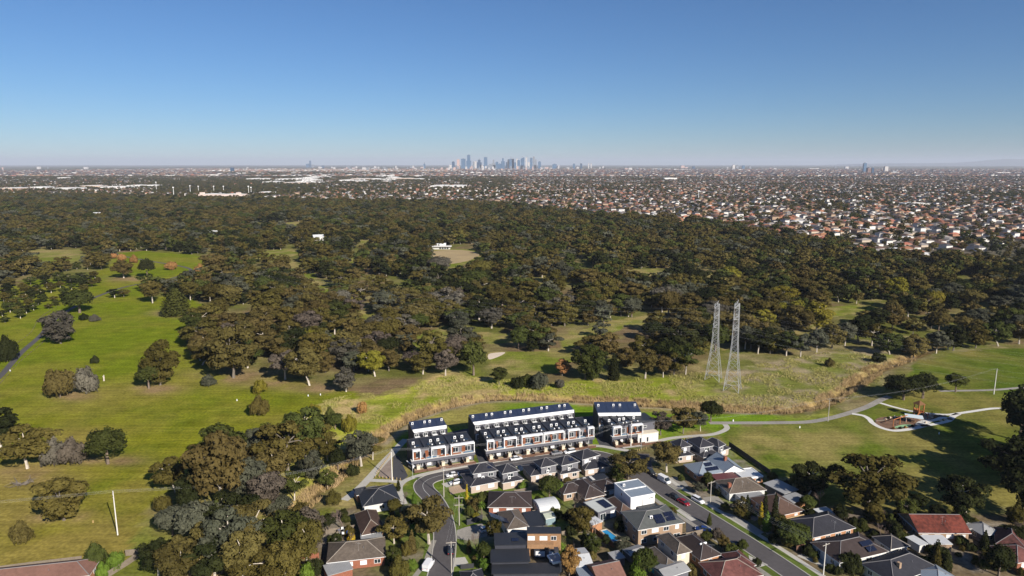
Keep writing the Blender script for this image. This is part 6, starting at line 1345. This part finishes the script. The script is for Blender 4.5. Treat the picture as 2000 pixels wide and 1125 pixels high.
# ------------------------------------------------------------------ vehicles
CARM = {k: mat('car_paint_' + k, c, .25, .03, spec=.6) for k, c in dict(white=(.72, .72, .74), black=(.02, .02, .024), red=(.25, .01, .02), blue=(.015, .04, .16), grey=(.2, .2, .22), dark=(.03, .032, .04)).items()}
CARM['hl'] = mat('headlight', (.7, .7, .68), .15, .02, spec=.8); CARM['tl'] = mat('tail_light', (.45, .01, .01), .3, .02)
def loft(secs, mi=0):
    """cross sections (x, [(y,z)...]) lofted along x"""
    mb = MB(); n = len(secs[0][1]); v = [(x_, y_, z_) for x_, r_ in secs for y_, z_ in r_]
    fs = [(i * n + k, i * n + (k + 1) % n, (i + 1) * n + (k + 1) % n, (i + 1) * n + k) for i in range(len(secs) - 1) for k in range(n)]
    fs += [tuple(range(n - 1, -1, -1)), tuple((len(secs) - 1) * n + k for k in range(n))]
    return mb.add(v, fs, mi)
def ring(w, z0, z1, c=.1): return [(-w, z0 + c), (-w + c * .5, z0), (w - c * .5, z0), (w, z0 + c), (w, z1 - c * 1.2), (w - c, z1), (-w + c, z1), (-w, z1 - c * 1.2)]
KINDS = {'sedan': dict(L=4.7, belt=.92, top=1.45, cab=(-1.75, -1.0, .55, 1.25), W=.9), 'hatch': dict(L=4.2, belt=.95, top=1.5, cab=(-2.0, -1.6, .5, 1.15), W=.88), 'suv': dict(L=4.7, belt=1.08, top=1.72, cab=(-2.25, -1.85, .6, 1.3), W=.94), 'van': dict(L=5.2, belt=1.2, top=2.1, cab=(-2.5, -2.45, 1.3, 2.05), W=.97)}
def car(px, py, ang, col_, kind, label, name=None):
    k = KINDS[kind]; L_ = k['L'] / 2; W_ = k['W']; bz = k['belt']
    o = thing(name or ('parked_van' if kind == 'van' else 'parked_car'), label, 'van' if kind == 'van' else 'car', G(px, py) + Vector((0, 0, .03)), R(ang))
    loft([(-L_, ring(W_ * .86, .38, bz * .86)), (-L_ + .15, ring(W_ * .97, .25, bz * .97)), (-L_ * .5, ring(W_, .22, bz)), (L_ * .35, ring(W_, .22, bz)), (L_ - .5, ring(W_ * .97, .24, bz * .84)), (L_, ring(W_ * .82, .36, bz * .62))]).build('body', CARM[col_], o)
    a, b, c, d = k['cab']; t = k['top']
    loft([(a, ring(W_ * .88, bz - .1, bz + .02, .03)), (b, ring(W_ * .74, bz - .1, t - .03, .06)), (c, ring(W_ * .74, bz - .1, t - .03, .06)), (d, ring(W_ * .88, bz - .1, bz + .02, .03))]).build('windows', M['glass'], o)
    MB().box(b + .02, c - .05, -W_ * .7, W_ * .7, t - .04, t + .015).build('roof_panel', CARM[col_], o)
    if kind == 'van': MB().box(-2.5, .9, -W_ * .9, W_ * .9, bz - .05, t + .02).build('cargo_body', CARM[col_], o)
    for sx in (-1, 1):
        for sy in (-1, 1):
            wh = MB().tube([(sx * L_ * .6, sy * (W_ - .2), .32), (sx * L_ * .6, sy * (W_ + .02), .32)], .32, 12).build('wheel', M['rubber'], o)
            MB().tube([(sx * L_ * .6, sy * (W_ + .02), .32), (sx * L_ * .6, sy * (W_ + .035), .32)], .19, 8).build('rim', M['steel'], wh)
    for sy in (-1, 1):
        MB().box(L_ - .16, L_ - .02, sy * W_ * .6 - .17, sy * W_ * .6 + .17, bz * .6, bz * .74).build('headlight', CARM['hl'], o)
        MB().box(-L_ - .02, -L_ + .12, sy * W_ * .66 - .14, sy * W_ * .66 + .14, bz * .7, bz * .86).build('tail_light', CARM['tl'], o)
    return o
SBA = -58
for c in [(884, 930, 200, 'white', 'sedan', 'white sedan on the drive nearest the street bend'), (889, 945, 205, 'white', 'hatch', 'white hatchback on the lower drive by the street bend'), (1008, 898, 20, 'white', 'sedan', 'white sedan at the kerb before the middle townhouses'), (1087, 887, 20, 'grey', 'sedan', 'pale grey car on the street by the fourth unit'), (1113, 885, 200, 'white', 'suv', 'white car right of the pale grey car on the townhouse street'), (1270, 925, SBA, 'dark', 'suv', 'dark car at the kerb behind the white van'), (1297, 941, SBA, 'white', 'van', 'white van on the straight street'), (1318, 974, SBA, 'black', 'hatch', 'black hatchback behind the red car'), (1335, 984, SBA, 'red', 'sedan', 'dark red car on the straight street'), (1363, 980, SBA, 'white', 'suv', 'white wagon at the right kerb of the straight street'), (1461, 990, 20, 'white', 'hatch', 'white hatchback in the driveway by the cypress'), (1373, 1037, 160, 'blue', 'sedan', 'dark blue car in the drive of the two-storey brick house'), (949, 1037, 30, 'white', 'hatch', 'white hatchback on the concrete drive off the curved street'), (881, 1078, 92, 'black', 'suv', 'black car parked beside the kerb power pole'), (837, 1108, 75, 'white', 'van', 'white van at the lower end of the curved street'), (1347, 864, 20, 'blue', 'hatch', 'small blue car between the new dark-roofed units')]: car(*c)

# ------------------------------------------------------------------ fences: each run with its posts and panels
def fence(pxs, m, h, label, step=2.7, capm=None):
    P = [G(*q) for q in pxs]; o = thing('fence', label, 'fence', P[0]); base = P[0]
    for a, b in zip(P, P[1:]):
        d = b - a; n = max(1, round(d.length / step)); rz = math.atan2(d.y, d.x); st = d.length / n
        key = (m, round(st, 2), h)
        if key not in WC: WC[key] = (MB().box(.05, st - .05, -.03, .03, .05, h).mesh('panel', M[m]), MB().box(-.06, .06, -.06, .06, -.2, h + .08).mesh('post', M[m]))
        for i in range(n):
            q = a + d * (i / n) - base
            for me_ in WC[key]:
                x_ = link(me_.name.split('.')[0], me_, o); x_.location = q; x_.rotation_euler.z = rz
        x_ = link('post', WC[key][1], o); x_.location = b - base; x_.rotation_euler.z = rz
fence([(-30, 1122), (60, 1110), (160, 1098)], 'fence_w', 1.9, 'weathered paling fence along the lawn at the lower left'); fence([(246, 1086), (281, 1083), (250, 1104), (212, 1128)], 'fence_w', 1.9, 'angled weathered fence beside the bright green bushes')
fence([(1486, 1037), (1520, 1028), (1552, 1019), (1602, 1007)], 'fence_n', 1.9, 'new golden paling fence behind the pencil pines'); fence([(1555, 1078), (1585, 1070), (1620, 1060)], 'fence_b', 1.9, 'dark brown paling fence below the tiled house')
fence([(1424, 872), (1450, 890), (1478, 910), (1504, 928)], 'fence_d', 2.0, 'charcoal fence between the park and the street houses'); fence([(912, 1026), (926, 1022), (942, 1016)], 'fence_d', 1.9, 'charcoal fence of the corner garden')
fence([(582, 1092), (623, 1090)], 'brick_r', 1.6, 'low red brick wall left of the red-brick house'); fence([(1004, 966), (1030, 961), (1062, 955)], 'fence_w', 1.6, 'grey fence behind the second unit'); fence([(1097, 1048), (1125, 1042), (1155, 1036)], 'fence_w', 1.7, 'paling fence at the end of the back lawn')
fence([(1155, 1036), (1175, 1052), (1200, 1072)], 'fence_b', 1.7, 'brown fence along the swimming pool'); fence([(1040, 1006), (1060, 1002), (1092, 996)], 'fence_w', 1.6, 'weathered fence behind the curved white shed'); fence([(1415, 994), (1440, 988), (1470, 980)], 'fence_w', 1.2, 'low grey front fence by the driveway with a white car')
fence([(1326, 1052), (1350, 1048), (1372, 1043)], 'fence_w', 1.6, 'weathered fence below the two-storey brick house'); fence([(900, 1112), (925, 1110)], 'fence_d', 1.5, 'short charcoal front fence at the bottom edge'); fence([(620, 1045), (662, 1040), (695, 1034)], 'fence_w', 1.6, 'leaning yard fence behind the clothesline')
fence([(1640, 1010), (1690, 1020), (1740, 1030)], 'fence_w', 1.8, 'back fence on the dry park edge'); fence([(1215, 1068), (1245, 1078), (1280, 1090)], 'fence_w', 1.7, 'yard fence right of the pool'); fence([(780, 1000), (790, 1012), (800, 1030)], 'fence_w', 1.4, 'low fence under the large street tree')
fence([(1700, 1062), (1740, 1052), (1790, 1047)], 'fence_w', 1.7, 'shaded fence left of the long red roof'); fence([(1120, 1062), (1122, 1085), (1125, 1112)], 'fence_w', 1.7, 'fence between the timber house and the ridged shed')
# ------------------------------------------------------------------ timber bollards
bm_ = MB().box(-.08, .08, -.08, .08, -.1, .9).mesh('bollard', M['yellow'])
def bollards(a, b, n, label, group):
    A, B_ = G(*a), G(*b)
    for i in range(n):
        o = link('bollard', bm_); o.location = A.lerp(B_, i / (n - 1)); tag(o, label, 'bollard', group)
bollards((736, 926), (762, 889), 14, 'yellow timber bollard along the wide footpath', 'bollards along the wide footpath'); bollards((734, 933), (782, 938), 8, 'yellow timber bollard beside the short cross path', 'bollards by the cross path'); bollards((1236, 884), (1262, 877), 7, 'yellow timber bollard closing the end of the straight street', 'bollards at the street end'); bollards((1330, 860), (1350, 857), 4, 'yellow timber bollard above the new units', 'bollards above the new units')
# log barrier along the left track
lg = MB().tube([(-1.6, 0, .3), (1.6, 0, .3)], .14, 6).mesh('log_rail', M['bark_b'])
TR = smooth([G(*q) for q in [(0, 750), (40, 706), (85, 668), (110, 640)]], 8); T2 = smooth([G(*q) for q in [(20, 680), (60, 650), (75, 625), (100, 606), (150, 580)]], 8)
for line, nm in ((TR, 'right side'), (T2, 'left side')):
    for a, b in zip(line, line[1:]):
        o = link('log_barrier', lg); o.location = (a + b) / 2; d = b - a; o.rotation_euler.z = math.atan2(d.y, d.x); tag(o, f'low dark timber log barrier on the {nm} of the asphalt track', 'barrier', f'log barriers on the {nm} of the track')
# ------------------------------------------------------------------ playground
patch('softfall', [(1708, 823), (1720, 815), (1752, 813), (1780, 811), (1802, 811), (1826, 810), (1832, 818), (1800, 831), (1776, 838), (1748, 840), (1724, 835)], M['mulch'], .018, 3)
patch('sand_bed', [(1790, 812), (1815, 809), (1826, 813), (1812, 820), (1796, 820)], M['paver'], .024, 3); patch('rubber_surface', [(1747, 834), (1760, 830), (1780, 829), (1772, 834), (1752, 837)], M['green_pl'], .028, 3); patch('garden_bed', [(1828, 811), (1848, 812), (1838, 818), (1824, 816)], mat('dark_mulch', (.07, .05, .035), .95, .3, 2), .026, 2)
for pts, w_ in [([(1664, 808), (1686, 812), (1698, 819), (1704, 826), (1720, 835), (1744, 841), (1772, 839), (1796, 834), (1812, 829)], 2.2), ([(1719, 787), (1746, 795), (1780, 803), (1808, 807), (1848, 810), (1868, 808), (1896, 804), (1938, 798), (1965, 798)], 1.9), ([(1798, 832), (1822, 829), (1842, 825), (1855, 821), (1853, 817), (1840, 816), (1828, 820), (1812, 823), (1796, 826)], 2.0), ([(1855, 820), (1862, 813), (1872, 808)], 2.4)]: ribbon('play_path', pts, w_, mat('white_concrete', (.6, .58, .54), .9, .1), .045)
o = thing('play_tower', 'orange timber play tower with a dark roof and a red slide', 'playground tower', G(1793, 814), R(15))
for x_ in (-1.3, 1.3):
    for y_ in (-1.3, 1.3): MB().box(x_ - .16, x_ + .16, y_ - .16, y_ + .16, 0, 6.2).build('post', M['timber_p'], o)
MB().box(-1.5, 1.5, -1.5, 1.5, 2.2, 2.4).build('deck', M['timber_p'], o); MB().box(-1.5, 1.5, 1.3, 1.45, 2.4, 3.4).box(-1.45, -1.3, -1.3, 1.3, 2.4, 3.4).build('guard_panel', M['timber_p'], o)
MB().add([(-1.9, -1.9, 6), (1.9, -1.9, 6), (1.9, 1.9, 6), (-1.9, 1.9, 6), (0, 0, 7.6)], [(0, 1, 4), (1, 2, 4), (2, 3, 4), (3, 0, 4), (3, 2, 1, 0)]).build('roof', mat('dark_timber_roof', (.16, .08, .035), .8, .2, 2), o)
sl = MB(); sl.add([(1.5, -.5, 2.5), (1.5, .5, 2.5), (4.6, .5, .5), (4.6, -.5, .5), (5.4, .5, .4), (5.4, -.5, .4)], [(0, 1, 2, 3), (3, 2, 4, 5)]); sl.bar((1.5, -.5, 2.7), (4.8, -.5, .7), .1); sl.bar((1.5, .5, 2.7), (4.8, .5, .7), .1); sl.build('slide', M['red_pl'], o)
MB().bar((-1.3, -1.3, 2.3), (-3.6, -1.6, .1), .12).bar((-1.3, .2, 2.3), (-3.6, -.1, .1), .12).build('climbing_ramp', M['timber_p'], o)
o = thing('swing_frame', 'orange timber swing frame on the left of the playground', 'swing', G(1744, 833), math.atan2(*(lambda d: (d.y, d.x))(G(1770, 824) - G(1744, 833)))); LN = (G(1770, 824) - G(1744, 833)).length
for t in (0, .5, 1): MB().tube([(LN * t, 0, 0), (LN * t, 0, 3.0)], .17, 6).build('post', M['timber_p'], o)
MB().tube([(-.3, 0, 3.05), (LN + .3, 0, 3.05)], .16, 6).build('beam', M['timber_p'], o)
for t in (.15, .35, .65, .85): MB().bar((LN * t - .25, 0, 3), (LN * t - .25, 0, .6), .025).bar((LN * t + .25, 0, 3), (LN * t + .25, 0, .6), .025).box(LN * t - .3, LN * t + .3, -.12, .12, .52, .6).build('swing_seat', M['rubber'], o)
o = thing('picnic_shelter', 'pale blue flat-roofed picnic shelter in the playground', 'shelter', G(1784, 825), R(-25)); MB().box(-3.4, 3.4, -2.2, 2.2, 2.7, 2.85).build('roof', M['sail'], o)
for x_ in (-3, 3):
    for y_ in (-1.8, 1.8): MB().tube([(x_, y_, 0), (x_, y_, 2.7)], .09, 6).build('post', M['steel'], o)
MB().box(-1, 1, -.4, .4, .68, .75).box(-.1, .1, -.3, .3, 0, .68).box(-1, 1, -.9, -.6, .42, .47).box(-1, 1, .6, .9, .42, .47).build('picnic_table', M['timber'], o)
o = thing('log_climber', 'low timber log climber at the left end of the playground', 'play log', G(1722, 823), .2); MB().tube([(-3, 0, .4), (3, 0.4, .4)], .2, 6).build('log', M['bark_g'], o)
for x_ in (-2, 2): MB().tube([(x_, .2, 0), (x_, .2, .9)], .15, 6).build('post', M['timber_p'], o)
patch('play_plaza', [(1792, 824), (1806, 820), (1822, 821), (1814, 828), (1800, 832), (1788, 830)], mat('pale_plaza', (.5, .5, .48), .9, .1), .032, 3)
bl = MB().add([(-.6, -.4, 0), (.6, -.5, 0), (.7, .4, 0), (-.5, .5, 0), (-.3, -.2, .6), (.4, -.3, .55), (.35, .25, .7), (-.3, .3, .5)], [(0, 1, 5, 4), (1, 2, 6, 5), (2, 3, 7, 6), (3, 0, 4, 7), (4, 5, 6, 7)]).mesh('boulder', M['sandstone'])
for a, b in [(1730, 820), (1738, 816), (1748, 815), (1760, 815), (1815, 813), (1820, 816), (1838, 822), (1846, 820), (1808, 826)]:
    o = link('boulder', bl); o.location = G(a, b); o.rotation_euler.z = a; tag(o, 'pale sandstone boulder edging the playground mulch', 'boulder', 'playground boulders')
o = thing('climbing_net', 'rope climbing frame between the tower and the garden bed', 'climbing frame', G(1816, 817), .4)
for x_ in (-1.6, 1.6): MB().tube([(x_, 0, 0), (x_ * .6, 0, 3.2)], .12, 6).build('post', M['timber_p'], o)
nt_ = MB()
for k in range(6): nt_.bar((-1.5 + k * .1, 0, .4 + k * .5), (1.5 - k * .1, 0, .4 + k * .5), .03)
nt_.build('rope_net', M['dgrey'], o)
for i, (a, b) in enumerate([(1745, 838), (1758, 837.5), (1768, 836), (1782, 834), (1826, 815), (1735, 818)]): T('shrub', 'dark' if i % 2 else 'rust', a, b, b - 5, 'small planted shrub in the playground mulch', 1.0)['group'] = 'playground shrubs'
# ------------------------------------------------------------------ small things
def bin_(px, py, lid, label, rz=0):
    o = thing('wheelie_bin', label, 'bin', G(px, py), rz); loft([(0, 0)] and [(-.3, [(-.24, .1), (.24, .1), (.29, 1.0), (-.29, 1.0)]), (.3, [(-.24, .1), (.24, .1), (.29, 1.0), (-.29, 1.0)])]).build('body', mat('bin_green', (.03, .07, .035), .5, .05), o); MB().box(-.34, .34, -.32, .32, 1.0, 1.08).build('lid', lid, o)
bin_(1440, 977, CARM['tl'] if False else mat('bin_lid_yellow', (.45, .4, .03), .5, .05), 'wheelie bin with a yellow lid beside the pale carport'); bin_(1444, 978, mat('bin_lid_green', (.05, .12, .04), .5, .05), 'wheelie bin with a green lid beside the yellow-lidded one')
o = thing('clothesline', 'rotary clothesline hung with white washing behind the red-brick house', 'clothesline', G(672, 1046), .3); MB().tube([(0, 0, 0), (0, 0, 2)], .05, 6).build('mast', M['steel'], o)
for k in range(4): MB().bar((0, 0, 2), (2 * math.cos(k * 1.57), 2 * math.sin(k * 1.57), 2.2), .04).build('arm', M['steel'], o)
for k in range(7): a = k * .9; MB().box(-.35, .35, -.02, .02, 0, .8).build('washing', M['white'] if k % 3 else CARM['blue'], o).matrix_local = Matrix.Translation((1.5 * math.cos(a), 1.5 * math.sin(a), 1.3)) @ Matrix.Rotation(a + 1.5, 4, 'Z')
for a, b, l in [(203, 744, 'pale broken tree stump right of the silver-grey bushy tree')]:
    MB_ = MB().tube([(0, 0, -.2), (.1, 0, 1.6), (.2, .1, 3.2)], [.45, .35, .15], 7).tube([(0, 0, 1.6), (-.6, .2, 2.6)], [.2, .08], 5); o = MB_.build('tree_stump', M['bark_w']); o.location = G(a, b); tag(o, l, 'stump')
o = thing('fallen_branches', 'grey pile of fallen branches under the big left gum', 'branches', G(50, 945))
for k in range(26): a = rnd.uniform(0, 6.28); L_ = rnd.uniform(2, 6); x_, y_ = rnd.uniform(-2, 2), rnd.uniform(-2, 2); MB().tube([(x_, y_, .3), (x_ + math.cos(a) * L_ * .6, y_ + math.sin(a) * L_ * .6, rnd.uniform(.3, 1.6)), (x_ + math.cos(a) * L_, y_ + math.sin(a) * L_, rnd.uniform(.1, 2.4))], [.14, .09, .03], 5).build('branch', M['bark_g'], o)
for a, b, l in [(182, 1021, 'yellow tee marker on the near lawn'), (463, 783, 'white tee marker at the lawn edge'), (602, 774, 'white marker, left of the pair at the top of the slope'), (626, 772, 'white marker, right of the pair at the top of the slope'), (20, 725, 'small white sign at the start of the asphalt track'), (1432, 823, 'small white post beside the park path'), (1562, 836, 'pale marker lying on the dry park lawn'), (1834, 848, 'pale marker on the lawn below the playground')]:
    o = MB().box(-.2, .2, -.1, .1, 0, .7).tube([(0, 0, .7), (0, 0, .9)], .14, 6).build('marker_post', M['yellow'] if 'yellow' in l else M['white']); o.location = G(a, b); tag(o, l, 'marker')
bk = patch('bunker', [(953, 694), (960, 690), (985, 688), (983, 692), (968, 699), (955, 702)], mat('bunker_sand', (.6, .5, .4), .95, .1, 1), .03, 3); patch('tan_oval', [(843, 492), (900, 488), (938, 497), (900, 513), (855, 513)], mat('worn_oval_turf', (.36, .27, .14), .95, .2, .05), .04, 3)
# TV aerials on a few roofs
for i, (a, b, z_) in enumerate([(728, 978, 4.6), (700, 1072, 5.4), (1000, 980, 5), (1300, 1020, 7.4), (1450, 950, 5.4), (1540, 985, 5.4), (1630, 1030, 5.2), (1390, 1075, 5), (1840, 1020, 5.6), (1700, 1075, 5.2), (1160, 955, 5)]):
    q = G(a, b, z_); o = thing('tv_aerial', 'thin steel television aerial above a tiled roof', 'aerial', (q.x, q.y, z_ - .6), rnd.uniform(0, 3), 'aerials on the near roofs'); MB().bar((0, 0, 0), (0, 0, 2.4), .016).build('mast', M['steel'], o); x_ = MB().bar((-.8, 0, 2.3), (.8, 0, 2.3), .012)
    for k in range(6): x_.bar((-.7 + k * .28, -.35, 2.3), (-.7 + k * .28, .35, 2.3), .008)
    x_.build('antenna', M['steel'], o)
# ------------------------------------------------------------------ garden planting between the houses
def clear_of(x_, y_, r_):
    for f in FOOT:
        if pip(np.array([x_]), np.array([y_]), f)[0]: return False
        if dist_line(np.array([x_]), np.array([y_]), f + f[:1])[0] < r_: return False
    return True
RL = [[(q.x, q.y) for q in PA], [(q.x, q.y) for q in PB]]; cnt = 0; tries = 0; rg = random.Random(77)
while cnt < 200 and tries < 4000:
    tries += 1; a = rg.uniform(640, 2000); b = rg.uniform(930, 1125)
    if not pip(np.array([a]), np.array([b]), TOWN)[0]: continue
    if rg.random() > (.35 if a < 1000 else .7 if a < 1350 else 1.0): continue
    q = G(a, b)
    if min(dist_line(np.array([q.x]), np.array([q.y]), l)[0] for l in RL) < 8.0 or not clear_of(q.x, q.y, .9): continue
    h = rg.uniform(1.4, 4.5) if rg.random() < .66 else rg.uniform(5, 8)
    fm_ = 'shrub' if h < 4 else rg.choice(['round', 'column', 'gum', 'bare'])
    lf = rg.choice(['green', 'green', 'dark', 'dark', 'olive', 'vivid', 'brown']) if a < 1500 else rg.choice(['dark', 'dark', 'green', 'olive'])
    wh = 'left of the curved street' if a < 860 else 'between the two streets' if q.x < np.interp(q.y, [p.y for p in PB][::-1], [p.x for p in PB][::-1]) else 'right of the straight street'
    tree('garden_bush' if fm_ == 'shrub' else 'garden_tree', fm_, lf, q, h, f'{COLN[lf] if fm_ != "bare" else "leafless"} garden {"bush" if fm_ == "shrub" else "tree"} in the yards {wh}', 'shrub' if fm_ == 'shrub' else 'tree', 'garden plants ' + wh, None, rg.uniform(.7, 1.1)); cnt += 1
# ------------------------------------------------------------------ air
hz = MB().box(-64500, 64500, -30500, 64500, -6, 500).build('haze', [])
hm = bpy.data.materials.new('haze_air'); hm.use_nodes = True; hn = hm.node_tree
hn.nodes.remove(hn.nodes['Principled BSDF'])
pv = hn.nodes.new('ShaderNodeVolumePrincipled'); pv.inputs['Color'].default_value = (.8, .86, 1.0, 1); pv.inputs['Density'].default_value = 3.1e-5
pv.inputs['Anisotropy'].default_value = 0.0
hn.links.new(pv.outputs[0], hn.nodes['Material Output'].inputs['Volume'])
hz.data.materials.append(hm)
tag(hz, 'thin blue haze over the distant suburbs', 'haze', kind='stuff')
